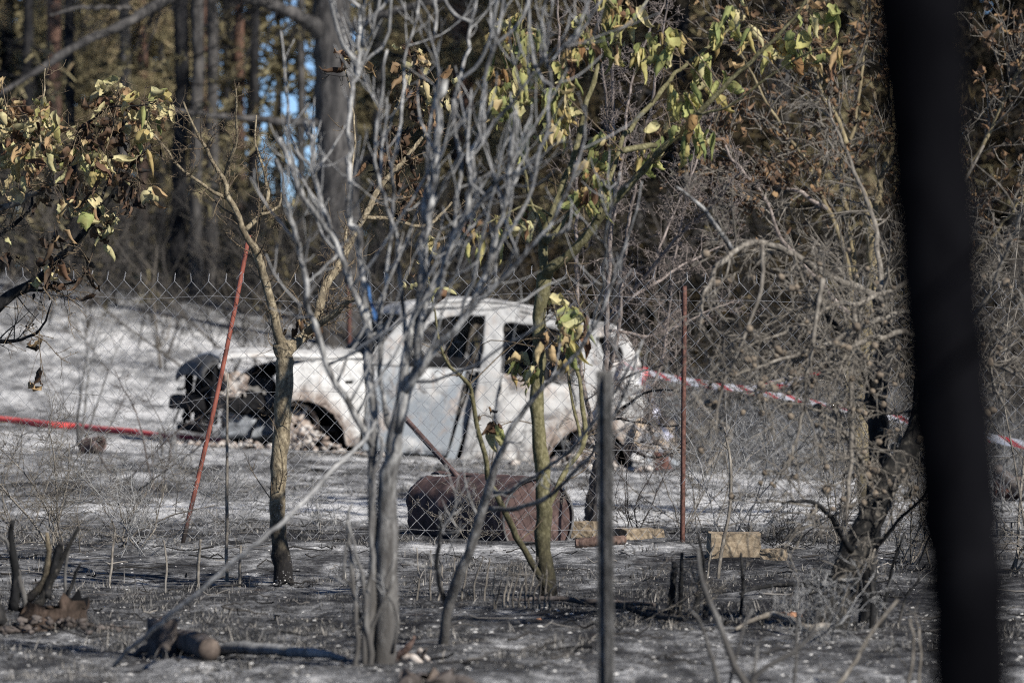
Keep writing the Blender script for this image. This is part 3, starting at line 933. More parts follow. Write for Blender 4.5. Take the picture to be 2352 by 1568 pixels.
# near post in the foreground and a far one behind the car
mb = MB()
pb_ = at(1389, 1500, 15.0); pb_[2] = G(pb_[0], 15.0) - 0.05
angle_iron(mb, pb_, at(1386, 852, 15.0), 0.026, 0.005, -0.42, w2=0.05)
M['post_grey'] = bark('burnt_grey_iron', (0.03, 0.03, 0.03), (0.085, 0.083, 0.08), (0.19, 0.185, 0.18), 60, 0.6)
o = mb.build('iron_post', M['post_grey'])
tag(o, 'blurred dark grey angle-iron post standing alone in the foreground', 'post')
mb = MB()
pb_ = base_of(806, 900, 51.5)
angle_iron(mb, pb_ - (0, 0, .1), at(800, 640, 51.5), 0.05, 0.006, 0.5)
tag(mb.build('rusty_post', M['post_brown']), 'thin rusty post standing behind the front of the burnt car', 'post')

# ------------------------------------------------------------------ burnt-out car
def car_paint(name, white=1.0, rust=0.5, blue=0.0, dark=0.0):
    m, nt, b = new_mat(name, 0.75, 0.3)
    o_ = objc(nt)
    n1 = noise_(nt, o_, 2.6, 6, 0.62, 0.5)
    n2 = noise_(nt, o_, 9.0, 6, 0.7, 0.4)
    n3 = noise_(nt, o_, 40.0, 4, 0.7)
    base = ramp_(nt, n2, ((0.33, (0.20, 0.197, 0.193)), (0.42, (0.36, 0.355, 0.345)), (0.52, (0.49, 0.485, 0.47)), (0.66, (0.60, 0.595, 0.58))))
    if blue: base = mix_(nt, ramp_(nt, n1, ((0.36, (0, 0, 0)), (0.50, (blue, blue, blue)))), base, (0.19, 0.215, 0.24))
    if white < 1: base = mix_(nt, 1 - white, base, (0.16, 0.155, 0.15))
    ru = ramp_(nt, n2, ((0.36, (0.075, 0.05, 0.038)), (0.47, (0.20, 0.15, 0.12)), (0.62, (0.37, 0.33, 0.295))))
    f = ramp_(nt, math_(nt, 'ADD', n1, math_(nt, 'MULTIPLY', math_(nt, 'SUBTRACT', n2, 0.5), 0.3)), ((0.60 - 0.18 * rust, (0, 0, 0)), (0.72 - 0.18 * rust, (0.85, 0.85, 0.85))))
    c = mix_(nt, f, base, ru)
    n4 = noise_(nt, objc(nt, (1.3, 1, 1)), 4.6, 8, 0.72, 0.9)
    c = mix_(nt, ramp_(nt, n4, ((0.60 - dark, (0, 0, 0)), (0.65 - dark, (0.8, 0.8, 0.8)))), c, (0.085, 0.08, 0.078))
    ed = N_(nt, 'ShaderNodeTexVoronoi'); ed.inputs['Scale'].default_value = 6.5; nt.links.new(objc(nt, (1, 1, 1.6)), ed.inputs['Vector'])
    st_ = noise_(nt, objc(nt, (3.5, 3.5, 0.5)), 5.0, 5, 0.7, 0.3)
    c = mix_(nt, ramp_(nt, st_, ((0.56, (0, 0, 0)), (0.68, (0.5, 0.5, 0.5)))), c, (0.27, 0.215, 0.18))
    sep = N_(nt, 'ShaderNodeVectorMath', operation='DISTANCE'); nt.links.new(o_, sep.inputs[0]); sep.inputs[1].default_value = (0, 0, 0.01)
    sep2 = N_(nt, 'ShaderNodeVectorMath', operation='DISTANCE'); nt.links.new(o_, sep2.inputs[0]); sep2.inputs[1].default_value = tuple(float(k) for k in eu * 2.43)
    da = math_(nt, 'ADD', math_(nt, 'MINIMUM', sep.outputs['Value'], sep2.outputs['Value']), math_(nt, 'MULTIPLY', math_(nt, 'SUBTRACT', n2, 0.5), 0.22))
    c = mix_(nt, ramp_(nt, da, ((0.44, (0.85, 0.85, 0.85)), (0.54, (0, 0, 0)))), c, ru)
    c = mix_(nt, ramp_(nt, n3, ((0.60, (0, 0, 0)), (0.72, (0.6, 0.6, 0.6)))), c, (0.16, 0.13, 0.11))
    nt.links.new(c, b.inputs['Base Color'])
    bump_(nt, b, math_(nt, 'ADD', math_(nt, 'MULTIPLY', n1, 2.0), n3), 0.35, 0.012)
    return m
eu = np.array((math.cos(math.radians(12)), math.sin(math.radians(12)), -0.064))
M['car_white'] = car_paint('burnt_car_white', rust=0.25)
M['car_grey'] = car_paint('burnt_car_grey', 0.62, 0.3, 0.3, 0.05)
M['car_rust'] = car_paint('burnt_car_rusty', 0.70, rust=0.6, dark=0.05)
M['car_blue'] = car_paint('burnt_car_bluish', 0.85, rust=0.0, blue=0.95, dark=0.04)
M['car_roof'] = plain('scorched_roof', ((0.07, 0.07, 0.07), (0.20, 0.197, 0.195), (0.42, 0.415, 0.405), (0.52, 0.515, 0.505)), 4.5, 0.7, 0.3, 0.3)
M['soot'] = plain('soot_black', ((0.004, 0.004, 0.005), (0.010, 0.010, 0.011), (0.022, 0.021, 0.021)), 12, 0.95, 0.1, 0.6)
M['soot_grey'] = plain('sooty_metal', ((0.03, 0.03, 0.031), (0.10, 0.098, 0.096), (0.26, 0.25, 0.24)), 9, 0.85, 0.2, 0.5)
M['lip'] = plain('shaded_bonnet_lip', ((0.02, 0.02, 0.021), (0.05, 0.05, 0.05), (0.11, 0.107, 0.104)), 5, 0.8, 0.25, 0.3)  # darker grey puts the shade of the turned-down front edge into the colour
M['sheet_blue'] = plain('scorched_blue_sheet', ((0.03, 0.03, 0.032), (0.10, 0.108, 0.118), (0.20, 0.215, 0.235), (0.30, 0.31, 0.32)), 7, 0.7, 0.3, 0.4)
M['molten'] = plain('melted_alloy_and_ash', ((0.06, 0.05, 0.045), (0.22, 0.17, 0.14), (0.42, 0.39, 0.36), (0.60, 0.59, 0.57)), 11, 0.8, 0.3, 0.8)

PSI = math.radians(12)
CD = 46.0
p_car = at(680, 1035, CD)
car = thing('burnt_car', 'burnt-out small white car shell with open windows behind the chain-link fence', 'car', p_car)
eu = nrm(np.array((math.cos(PSI), math.sin(PSI), -0.064)))
ew = nrm(np.array((-math.sin(PSI), math.cos(PSI), 0.0)))
eh = np.cross(eu, ew)
def loc(u, w, h):
    return p_car + eu * u + ew * w + eh * h
def uh(x, y):
    """photo pixel on the near flank -> (u, h)"""
    return ((x - 680) / (278 * math.cos(PSI)), (1035 + 0.062 * (x - 680) - y) / 278)
WID = 1.62
def tumble(h, u):
    h = np.asarray(h, float)
    s = 0.035 * np.clip((0.42 - h) / 0.4, 0, 1) ** 1.5 + 0.02 * np.clip((h - 0.5) / 0.3, 0, 1) + 0.20 * np.clip((h - 0.72) / 0.62, 0, 1) ** 1.25
    u = np.asarray(u, float)
    return s + 0.10 * np.clip((-0.1 - u) / 0.7, 0, 1) ** 2 + 0.10 * np.clip((u - 2.3) / 0.6, 0, 1) ** 2

def pip(pt, poly):
    x, y = pt; c = False
    for (x1, y1), (x2, y2) in zip(poly, poly[1:] + poly[:1]):
        if (y1 > y) != (y2 > y) and x < (x2 - x1) * (y - y1) / (y2 - y1) + x1: c = not c
    return c

def panel(name, outer, holes, mat, far=False, thick=0.018, dw=0.0, label=None, grid=0.07, dent=0.022, seed=0, ajar=0.0, parent=None):
    """a sheet of the flank: outline and holes in (u, h), bent to the tumblehome"""
    loops = [outer] + holes
    pts, edges = [], []
    for lp in loops:
        dense = []
        for (a, b_) in zip(lp, lp[1:] + lp[:1]):
            L = math.dist(a, b_); k = max(1, int(L / grid))
            for i in range(k): dense.append((a[0] + (b_[0] - a[0]) * i / k, a[1] + (b_[1] - a[1]) * i / k))
        s0 = len(pts)
        pts += dense
        edges += [(s0 + i, s0 + (i + 1) % len(dense)) for i in range(len(dense))]
    us = [p[0] for p in outer]; hs = [p[1] for p in outer]
    for a in np.arange(min(us), max(us), grid):
        for c in np.arange(min(hs), max(hs), grid):
            p = (a + RS.uniform(-.01, .01), c + RS.uniform(-.01, .01))
            if pip(p, outer) and not any(pip(p, h) for h in holes): pts.append(p)
    vs, es, fs, *_ = delaunay_2d_cdt([Vector(p) for p in pts], edges, [], 0, 1e-5)
    tri = []
    for f in fs:
        c = (sum(vs[i].x for i in f) / len(f), sum(vs[i].y for i in f) / len(f))
        if pip(c, outer) and not any(pip(c, h) for h in holes): tri.append(tuple(f))
    U = np.array([v.x for v in vs]); H = np.array([v.y for v in vs])
    w = tumble(H, U) + dw + dent * (fbm(U * 2.5, H * 2.5, o=3, s=60 + seed) - 0.5) * 2
    if ajar: w = w - ajar * (U - U.min())
    if far: w = WID - w
    V = loc(0, 0, 0)[None] + U[:, None] * eu + w[:, None] * ew + H[:, None] * eh
    mb = MB().add(V, None, [t for t in tri if len(t) == 3])
    o = mb.build(name, mat, parent or car, smooth=False, label=label)
    md = o.modifiers.new('thickness', 'SOLIDIFY'); md.thickness = thick; md.offset = 0
    return o

def px(*pts): return [uh(x, y) for x, y in pts]
def arc(cx, cy, r, a0, a1, n=12):
    return [uh(cx + r * math.cos(math.radians(a)), cy - r * math.sin(math.radians(a))) for a in np.linspace(a0, a1, n)]

fender = px((617, 868), (645, 846), (690, 834), (760, 830), (822, 832), (826, 930), (822, 1026), (793, 1024)) + arc(680, 1032, 112, 6, 118, 14) + px((633, 897),)
slot = px((779, 877), (797, 877), (797, 884), (779, 884))
door_low = px((828, 842), (1048, 854), (1040, 900), (1030, 960), (1016, 1046), (828, 1034))
door_hole = px((825, 840), (1082, 856), (1066, 950), (1052, 1055), (825, 1037))
win_f = px((900, 846), (925, 800), (946, 768), (972, 748), (1016, 731), (1094, 729), (1082, 850))
win_r = px((1137, 745), (1225, 753), (1290, 768), (1302, 800), (1292, 884), (1222, 876), (1128, 859))
win_q = px((1348, 778), (1382, 776), (1403, 803), (1409, 830), (1372, 828))
side = px((822, 826), (850, 808), (880, 770), (905, 736), (935, 712), (994, 702), (1073, 699), (1161, 708), (1224, 720), (1294, 737), (1383, 755), (1414, 768), (1446, 840), (1464, 862), (1472, 890), (1468, 940), (1458, 1005), (1445, 1078)) + arc(1340, 1078, 98, 5, 176, 16) + px((1236, 1092), (1180, 1090), (1000, 1074), (822, 1060))
# join door and front window openings into one opening with a sill left between them
panel('body_side', side, [door_hole, win_f, win_r, win_q], M['car_grey'], seed=1, grid=0.06)
panel('front_wing', fender, [slot], M['car_white'], dw=-0.012, label='white front wing with rust round the wheel arch', seed=2, grid=0.05)
fd = panel('front_door', door_low, [], M['car_blue'], dw=-0.006, ajar=0.035, seed=3, dent=0.035, label='bluish grey burnt front door')
panel('rear_door_skin', px((1132, 866), (1222, 884), (1286, 892), (1300, 930), (1262, 985), (1240, 1040), (1228, 1060), (1135, 1055), (1120, 950)), [], M['car_rust'], dw=-0.016, seed=4, dent=0.016, label='rust stained rear door')
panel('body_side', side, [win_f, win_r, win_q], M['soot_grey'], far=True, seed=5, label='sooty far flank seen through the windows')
panel('front_wing', fender, [slot], M['car_white'], far=True, seed=6)
# door details: lock holes, handle recess, torn strip in the door gap
for (x, y, r) in ((1036, 890, 5), (1066, 892, 4), (1000, 893, 3)):
    u, h = uh(x, y); c = loc(u, tumble(h, u) - 0.03, h)
    th = np.linspace(0, 2 * math.pi, 9)
    P = np.array([c + (eu * math.cos(t) + eh * math.sin(t)) * r / 278 for t in th[:-1]])
    MB().add(np.vstack((P, c + ew * 0.02)), None, [(i, (i + 1) % 8, 8) for i in range(8)]).build('lock_hole', M['soot'], fd)
strip = MB()
for x0, y0, x1, y1, wd in ((1072, 870, 1018, 1060, 20), (1085, 880, 1060, 1075, 16)):
    a, b_ = uh(x0, y0), uh(x1, y1)
    Q = np.array([loc(a[0] + (b_[0] - a[0]) * s, 0.06 + 0.03 * math.sin(5 * s), a[1] + (b_[1] - a[1]) * s) for s in np.linspace(0, 1, 9)])
    e = eu * wd / 278
    V = np.vstack((Q, Q + e)); strip.add(V, [(i, i + 1, i + 10, i + 9) for i in range(8)])
strip.build('door_seal_strip', M['car_blue'], car)

def surf(name, prof, w0, w1, mat, crown=0.0, nw=12, thick=0.02, noise_=0.008, seed=0, label=None, edge=None, parent=None, split=None):
    """lofted sheet across the car: prof is a list of (u, h) along the car"""
    P = crv([(u, h, 0) for u, h in prof], 40)[:, :2]
    V = []
    for i, (u, h) in enumerate(P):
        for j in range(nw + 1):
            s = j / nw
            w = w0 + (w1 - w0) * s
            if edge is not None:
                e = edge(i / 39.0); w = (w0 + e) + (w1 - w0 - 2 * e) * s
            cz = crown * (1 - (2 * s - 1) ** 2) ** 0.7
            V.append((u, w, h + cz))
    V = np.array(V)
    V[:, 2] += noise_ * (fbm(V[:, 0] * 3, V[:, 1] * 3, o=3, s=80 + seed) - 0.5) * 2
    W_ = p_car + V[:, 0:1] * eu + V[:, 1:2] * ew + V[:, 2:3] * eh
    q = [(i * (nw + 1) + j, i * (nw + 1) + j + 1, (i + 1) * (nw + 1) + j + 1, (i + 1) * (nw + 1) + j) for i in range(39) for j in range(nw)]
    o = MB().add(W_, q).build(name, mat, parent or car, smooth=True, label=label)
    md = o.modifiers.new('thickness', 'SOLIDIFY'); md.thickness = thick; md.offset = -1
    return o
hood = surf('bonnet', px((506, 838), (535, 828), (640, 825), (737, 829), (820, 828)), 0.07, WID - 0.07, M['car_white'], 0.06, noise_=0.012, seed=1, label='white burnt bonnet with curled front lip')
surf('bonnet_lip', px((470, 880), (472, 862), (484, 848), (508, 838)), 0.10, WID - 0.10, M['lip'], 0.055, noise_=0.01, seed=2, parent=hood, label='dark grey bonnet edge with its shade painted in')
surf('roof', px((905, 734), (935, 712), (994, 702), (1073, 699), (1161, 708), (1224, 720), (1294, 737), (1383, 755), (1412, 766)), 0.21, WID - 0.21, M['car_roof'], 0.03, noise_=0.012, seed=3, label='scorched grey and white roof')
# blackened seals round the window openings and black tubes painting in the dark of the panel gaps
def seam(name, poly, r, mat, closed=True, dw=-0.006, jit=0.004):
    lp = poly + poly[:1] if closed else poly
    pts = []
    for (a, b_) in zip(lp, lp[1:]):
        k = max(2, int(math.dist(a, b_) / 0.05))
        for i in range(k): pts.append((a[0] + (b_[0] - a[0]) * i / k, a[1] + (b_[1] - a[1]) * i / k))
    pts.append(lp[-1])
    Q = np.array([loc(u, float(tumble(h, u)) + dw, h) for u, h in pts]) + RS.normal(0, jit, (len(pts), 3))
    MB().tube(Q, r * RS.uniform(0.5, 1.3, len(Q)), 5).build(name, mat, car)
for wp in (win_f, win_r, win_q): seam('window_seal', wp, 0.010, M['soot'])
seam('panel_gap_dark', px((824, 838), (828, 930), (824, 1030)), 0.007, M['soot'], False, -0.014)
seam('panel_gap_dark', px((1131, 866), (1122, 950), (1136, 1056), (1226, 1062)), 0.006, M['soot'], False, -0.018)
seam('panel_gap_dark', px((1292, 890), (1302, 930), (1262, 988), (1240, 1045)), 0.006, M['soot'], False, -0.018)
seam('sill_lip', px((830, 1058), (1000, 1072), (1180, 1088), (1232, 1090)), 0.012, M['lip'], False, -0.004)
seam('drip_gutter', px((900, 745), (930, 722), (994, 712), (1073, 709), (1161, 718), (1224, 730), (1294, 747), (1383, 765)), 0.007, M['lip'], False, -0.012)
seam('wheel_arch_lip', arc(680, 1032, 112, 6, 118, 14), 0.010, M['car_rust'], False, -0.016)
seam('wheel_arch_lip', arc(1340, 1078, 98, 5, 176, 16), 0.010, M['car_rust'], False, -0.006)
# roof rail on the near side and drip edge
for w in (0.20, WID - 0.20):
    P = [loc(*((uh(x, y)[0], w, uh(x, y)[1]))) for x, y in ((885, 763), (912, 728), (940, 707), (1000, 697), (1080, 695), (1165, 704), (1230, 717), (1300, 733), (1390, 752))]
    MB().tube(crv(P, 30), 0.016, 5, cap=True).build('roof_rail', M['car_roof'], car, smooth=True)
# windscreen frame foot, bulkhead, floor, rear parcel shelf and seat backs (all sooty)
def cbox(name, u, w, h, su, sw, sh, mat, parent=None, label=None, bev=0.01, jit=0.0):
    mb = MB()
    R = np.stack((eu, ew, eh), 1)
    mb.box(loc(u, w, h), (su, sw, sh), R)
    if jit: mb.v[0] = mb.v[0] + RS.normal(0, jit, mb.v[0].shape)
    o = mb.build(name, mat, parent or car, label=label)
    if bev:
        md = o.modifiers.new('bevel', 'BEVEL'); md.width = bev; md.segments = 2
    return o
ucw, hcw = uh(830, 832)
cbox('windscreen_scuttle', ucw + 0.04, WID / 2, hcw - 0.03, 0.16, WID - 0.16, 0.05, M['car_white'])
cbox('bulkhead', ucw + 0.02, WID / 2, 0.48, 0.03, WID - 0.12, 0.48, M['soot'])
def crumple(name, u, w, h, su, sw, sh, mat, amp):
    bm = bmesh.new(); bmesh.ops.create_cube(bm, size=1.0)
    bmesh.ops.subdivide_edges(bm, edges=bm.edges, cuts=6, use_grid_fill=True)
    bmesh.ops.triangulate(bm, faces=bm.faces)
    sd = RS.randint(900)
    V = []
    for v in bm.verts:
        k = v.co; d = [float(fbm(k.x * 4 + 7, k.y * 4 + k.z * 4.7, o=3, s=sd + i)) - 0.5 for i in range(3)]
        V.append(loc(u + k.x * su + d[0] * amp, w + k.y * sw + d[1] * amp, h + k.z * sh + d[2] * amp * 1.6))
    bm.verts.index_update()
    mb = MB().add(V, None, [[q.index for q in f.verts] for f in bm.faces])
    bm.free()
    return mb.build(name, mat, car)
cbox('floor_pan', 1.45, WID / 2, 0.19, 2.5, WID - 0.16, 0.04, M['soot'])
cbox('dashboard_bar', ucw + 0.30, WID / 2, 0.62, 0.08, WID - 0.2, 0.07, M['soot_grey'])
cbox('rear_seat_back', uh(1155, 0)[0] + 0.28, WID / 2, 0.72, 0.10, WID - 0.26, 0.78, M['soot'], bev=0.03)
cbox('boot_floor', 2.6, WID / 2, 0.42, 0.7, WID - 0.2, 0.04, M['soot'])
for wc in (0.42, 1.18):
    st = MB()
    us_ = uh(1062, 0)[0]
    for dw in (-0.2, 0.2):
        st.tube(crv([loc(us_ - 0.40, wc + dw, 0.32), loc(us_, wc + dw, 0.36), loc(us_ + 0.08, wc + dw, 0.65), loc(us_ + 0.12, wc + dw * 0.8, 0.98)], 14), 0.016, 5, cap=True)
    for f in (0.36, 0.5, 0.64, 0.8, 0.98):
        st.tube(np.array((loc(us_ + 0.05 + 0.08 * f, wc - 0.18, f), loc(us_ + 0.05 + 0.08 * f, wc + 0.18, f))), 0.010, 4, cap=True)
    st.build('seat_frame', M['soot_grey'], car, smooth=True)
th = np.linspace(0, 2 * math.pi, 25)
sw_ = np.array([loc(ucw + 0.55, 0.42, 0.70) + (ew * math.cos(t) + nrm(eh * 0.8 + eu * 0.5) * math.sin(t)) * 0.18 for t in th])
MB().tube(sw_, 0.012, 5).build('steering_wheel', M['soot'], car)
# tail: tailgate frame and panel, bumper corner
ut, ht = uh(1450, 850)
tail = MB()
def lofted(mbx, rows):
    """rows of (u, h, halfwidth)"""
    V = []
    n = 12
    for u, h, hw in rows:
        for j in range(n + 1):
            s = j / n * 2 - 1
            V.append(loc(u + 0.10 * (1 - s * s), WID / 2 + s * hw, h))
    mbx.add(V, [(i * (n + 1) + j, i * (n + 1) + j + 1, (i + 1) * (n + 1) + j + 1, (i + 1) * (n + 1) + j) for i in range(len(rows) - 1) for j in range(n)])
lofted(tail, [(uh(1455, 0)[0], 0.72, 0.71), (uh(1470, 0)[0], 0.60, 0.73), (uh(1474, 0)[0], 0.42, 0.74), (uh(1466, 0)[0], 0.24, 0.72)])
o = tail.build('tail_panel', M['car_rust'], car); md = o.modifiers.new('thickness', 'SOLIDIFY'); md.thickness = 0.02
for w in (0.20, WID - 0.20):
    Q = np.array([loc(uh(1392, 756)[0], w, uh(1392, 756)[1]), loc(uh(1420, 790)[0], w - 0.02, uh(1420, 790)[1]), loc(uh(1448, 845)[0], w - 0.06, uh(1448, 845)[1])])
    MB().tube(crv(Q, 10), (0.035), 6, cap=True).build('tail_pillar', M['car_white'], car, smooth=True)
bc = MB()
Q = np.array([loc(uh(1400, 0)[0], 0.03, 0.70), loc(uh(1440, 0)[0], 0.05, 0.70), loc(uh(1468, 0)[0], 0.14, 0.69)])
bc.tube(crv(Q, 10), np.array((0.025, 0.04, 0.05, 0.055, 0.055, 0.055, 0.05, 0.045, 0.04, 0.02)), 10, cap=True)
bc.build('tail_light_recess', M['car_white'], car, smooth=True)
# front end: all plastics gone
cbox('radiator_support', -0.68, WID / 2, 0.66, 0.05, 1.36, 0.05, M['soot'])
cbox('bumper_beam', -0.80, WID / 2, 0.34, 0.10, 1.30, 0.12, M['soot'], bev=0.03, jit=0.01)
cbox('lower_crossmember', -0.72, WID / 2, 0.13, 0.10, 1.30, 0.08, M['soot'], bev=0.02, jit=0.01)
cbox('radiator', -0.63, WID / 2 - 0.02, 0.40, 0.05, 0.98, 0.46, M['soot'])
for w in (0.16, WID - 0.16):
    crumple('headlight_bucket', -0.50, w + 0.03 * (1 if w < 1 else -1), 0.50, 0.20, 0.16, 0.16, M['molten'], 0.10)
    cbox('chassis_leg', -0.25, w + 0.10 * (1 if w < 1 else -1), 0.36, 0.75, 0.09, 0.12, M['soot_grey'], bev=0.015, jit=0.006)
    cbox('strut_tower', -0.02, w + 0.10 * (1 if w < 1 else -1), 0.48, 0.30, 0.24, 0.42, M['soot'], bev=0.05, jit=0.01)
    cbox('radiator_side_bracket', -0.68, w, 0.42, 0.05, 0.06, 0.48, M['soot'], bev=0.01, jit=0.008)
crumple('engine_block', -0.22, 0.86, 0.40, 0.42, 0.52, 0.36, M['soot_grey'], 0.10)
crumple('gearbox', -0.22, 0.42, 0.33, 0.34, 0.30, 0.28, M['soot_grey'], 0.12)
crumple('sagging_undertray', -0.34, 0.26, 0.17, 0.46, 0.10, 0.18, M['sheet_blue'], 0.10)
crumple('wing_remnant', -0.42, 0.16, 0.36, 0.30, 0.06, 0.14, M['soot'], 0.08)
cbox('sill_cavity_dark', uh(990, 0)[0], 0.10, uh(990, 838)[1] + 0.01, 0.66, 0.05, 0.10, M['soot'], bev=0.01)  # solid black box stands in for the shade inside the open door cavity
# broken hanging bits at the nose
nose = MB()
for k in range(16):
    w = RS.uniform(0.08, 1.5)
    p0 = loc(-0.76 + RS.uniform(-.05, .05), w, RS.uniform(0.3, 0.68))
    p1 = p0 + ew * RS.uniform(-.15, .15) - eh * RS.uniform(0.08, 0.3) + eu * RS.uniform(-.08, .05)
    nose.tube(crv((p0, (p0 + p1) / 2 + RS.normal(size=3) * 0.04, p1), 6), RS.uniform(0.006, 0.02), 5, cap=True, rough=0.3)
nose.build('melted_trim', M['soot'], car, kind='stuff')
# wheels: burnt out, tyres gone
def wheel(u, w, parent_side):
    y = w
    ax = ew
    c = loc(u, w, 0.20)
    rim = MB()
    def ring(r, off, n=28):
        t = np.linspace(0, 2 * math.pi, n, endpoint=False)
        return np.array([c + ax * off + (eu * math.cos(a) + eh * math.sin(a)) * r for a in t])
    prof = [(0.185, 0.0), (0.19, 0.01), (0.175, 0.03), (0.165, 0.07), (0.175, 0.15), (0.19, 0.16)]
    V = np.vstack([ring(r, o_) for r, o_ in prof]); n = 28
    rim.add(V, [(i * n + j, i * n + (j + 1) % n, (i + 1) * n + (j + 1) % n, (i + 1) * n + j) for i in range(len(prof) - 1) for j in range(n)])
    ro = rim.build('wheel_rim', M['molten'], car, smooth=True)
    dsk = MB()
    V = np.vstack([ring(r, o_) for r, o_ in ((0.02, 0.035), (0.06, 0.03), (0.065, 0.045), (0.125, 0.05), (0.13, 0.06))])
    dsk.add(V, [(i * n + j, i * n + (j + 1) % n, (i + 1) * n + (j + 1) % n, (i + 1) * n + j) for i in range(4) for j in range(n)])
    dsk.build('brake_disc', M['car_rust'], ro, smooth=True)
    for a in range(6):
        t = a * math.pi / 3
        d = eu * math.cos(t) + eh * math.sin(t)
        MB().tube(np.array((c + d * 0.05 + ax * 0.03, c + d * 0.17 + ax * 0.04)), (0.022, 0.016), 5).build('spoke', M['molten'], ro)
    # black wheel well behind
    well = MB()
    V = []
    for off, r in ((-0.02, 0.37), (0.30, 0.36), (0.32, 0.02)):
        t = np.linspace(-0.25, math.pi + 0.25, 20)
        V += [loc(u, w, 0.03) + ax * off * parent_side + (eu * math.cos(a) + eh * math.sin(a)) * r for a in t]
    well.add(V, [(i * 20 + j, i * 20 + j + 1, (i + 1) * 20 + j + 1, (i + 1) * 20 + j) for i in range(2) for j in range(19)])
    well.build('wheel_well', M['soot'], car)
wheel(0.0, 0.07, 1)
wheel(2.43, 0.07, 1)
wheel(0.0, WID - 0.22, -1)
wheel(2.43, WID - 0.22, -1)

# melted debris lying under and in front of the car
def rubble(name, label, cx, cy, D, n, spread, size, mat, cat='debris', hmax=0.10):
    b_ = base_of(cx, cy, D)
    mb = MB()
    for _ in range(n):
        x = b_[0] + RS.normal() * spread[0]; y = b_[1] + RS.normal() * spread[1]
        z = G(x, y) + hmax * math.exp(-((x - b_[0]) / spread[0]) ** 2) * RS.rand()
        s = size * RS.uniform(0.4, 1.5)
        v = RS.normal(size=(10, 3)); v = nrm(v) * s * RS.uniform(0.6, 1.2, (10, 1)) * np.array((1.2, 1.0, 0.7))
        bm = bmesh.new()
        for p in v: bm.verts.new(p + np.array((x, y, z + s * 0.3)))
        bmesh.ops.convex_hull(bm, input=bm.verts)
        bm.verts.ensure_lookup_table(); bm.verts.index_update()
        mb.add([tuple(q.co) for q in bm.verts], None, [[q.index for q in f.verts] for f in bm.faces if len(f.verts) == 3])
        bm.free()
    o = mb.build(name, mat, kind='stuff')
    return tag(o, label, cat)
rubble('melted_debris', 'white and tan melted metal and ash heaped by the front wheel of the car', 705, 1040, 45.8, 150, (0.20, 0.12), 0.026, M['molten'], hmax=0.20)
rubble('melted_debris', 'pale crumbled debris on the ground under the car nose', 555, 1030, 45.7, 60, (0.28, 0.12), 0.03, M['molten'], hmax=0.05)
rubble('melted_debris', 'white ash rubble in front of the rear wheel arch', 1340, 1095, 44.8, 80, (0.26, 0.15), 0.035, M['molten'], hmax=0.12)

# ------------------------------------------------------------------ rusty tank, iron bar, blocks, logs, hose, tape
M['tank'] = plain('dull_rust_brown', ((0.026, 0.018, 0.017), (0.055, 0.035, 0.032), (0.085, 0.054, 0.049), (0.15, 0.105, 0.095)), 14, 0.8, 0.25, 0.8)
def tank():
    c0, c1 = at(1236, 1192, 27.98 + 0.25), at(1012, 1164, 29.0)      # near end, far end
    t = thing('rusty_tank', 'rusty brown dented metal tank lying behind the chain-link fence', 'tank', base_of(1125, 1240, 28.6))
    ax = nrm(c1 - c0); L = np.linalg.norm(c1 - c0)
    e1 = nrm(np.cross(ax, (0, 0, 1))); e2 = np.cross(e1, ax)
    n, m_ = 72, 40
    V = []; R0 = 0.205
    for i in range(m_ + 1):
        s = i / m_
        for j in range(n):
            a = 2 * math.pi * j / n
            d = math.sin(a)
            r = R0 * (1 + 0.012 * math.sin(s * 40) + 0.05 * (float(fbm(s * 4, a * 1.3, o=2, s=3)) - 0.5))
            # crumpled folds on the front flank and a torn, slumped top towards the far end
            r *= 1 - 0.22 * max(0, float(fbm(a * 2.4 + s * 2, s * 6, o=3, s=23)) - 0.45) * sst(0.25, 0.9, s) * (0.5 + 0.5 * math.cos(a - 3.5))
            if d > 0.4: r *= 1 - 0.22 * s * (d - 0.4) * (0.6 + 0.8 * float(fbm(s * 5, a * 3, o=2, s=8)))
            V.append(c0 + ax * L * s + (e1 * math.cos(a) + e2 * math.sin(a)) * r)
    q = []
    for i in range(m_):
        for j in range(n):
            a = 2 * math.pi * (j + .5) / n; s = (i + .5) / m_
            top = abs(a - math.pi / 2)
            if top < 0.42 and (0.42 < s < 0.66) and float(fbm(s * 14, a * 5, o=2, s=5)) > 0.53: continue
            if top < 0.55 and s > 0.80 and float(fbm(s * 11, a * 5, o=2, s=15)) > 0.46: continue
            q.append((i * n + j, i * n + (j + 1) % n, (i + 1) * n + (j + 1) % n, (i + 1) * n + j))
    sh = MB().add(V, q).build('tank_shell', M['tank'], t, smooth=True)
    md = sh.modifiers.new('thickness', 'SOLIDIFY'); md.thickness = 0.005; md.offset = -1
    # recessed end plate and rolled rim
    V = []
    for r in (0.01, 0.33, 0.66, 0.985):
        for j in range(n):
            a = 2 * math.pi * j / n
            V.append(c0 + ax * (0.012 + 0.004 * (1 - r) + 0.004 * math.sin(2 * a + 3 * r)) + (e1 * math.cos(a) + e2 * math.sin(a)) * R0 * r)
    qq = [(k * n + j, k * n + (j + 1) % n, (k + 1) * n + (j + 1) % n, (k + 1) * n + j) for k in range(3) for j in range(n)]
    MB().add(V, qq).build('end_plate', M['tank'], t, smooth=True)
    a = np.linspace(0, 2 * math.pi, 61)
    Q = c0 + np.cos(a)[:, None] * e1 * R0 * 1.005 + np.sin(a)[:, None] * e2 * R0 * 1.005
    MB().tube(Q, 0.007, 6).build('rim', M['soot_grey'], t, smooth=True)
def sst(a, b, x): return float(sstep(a, b, x))
tank()
mb = MB()
angle_iron(mb, at(1052, 1096, 28.75), at(925, 955, 29.3), 0.021, 0.004, 2.8)
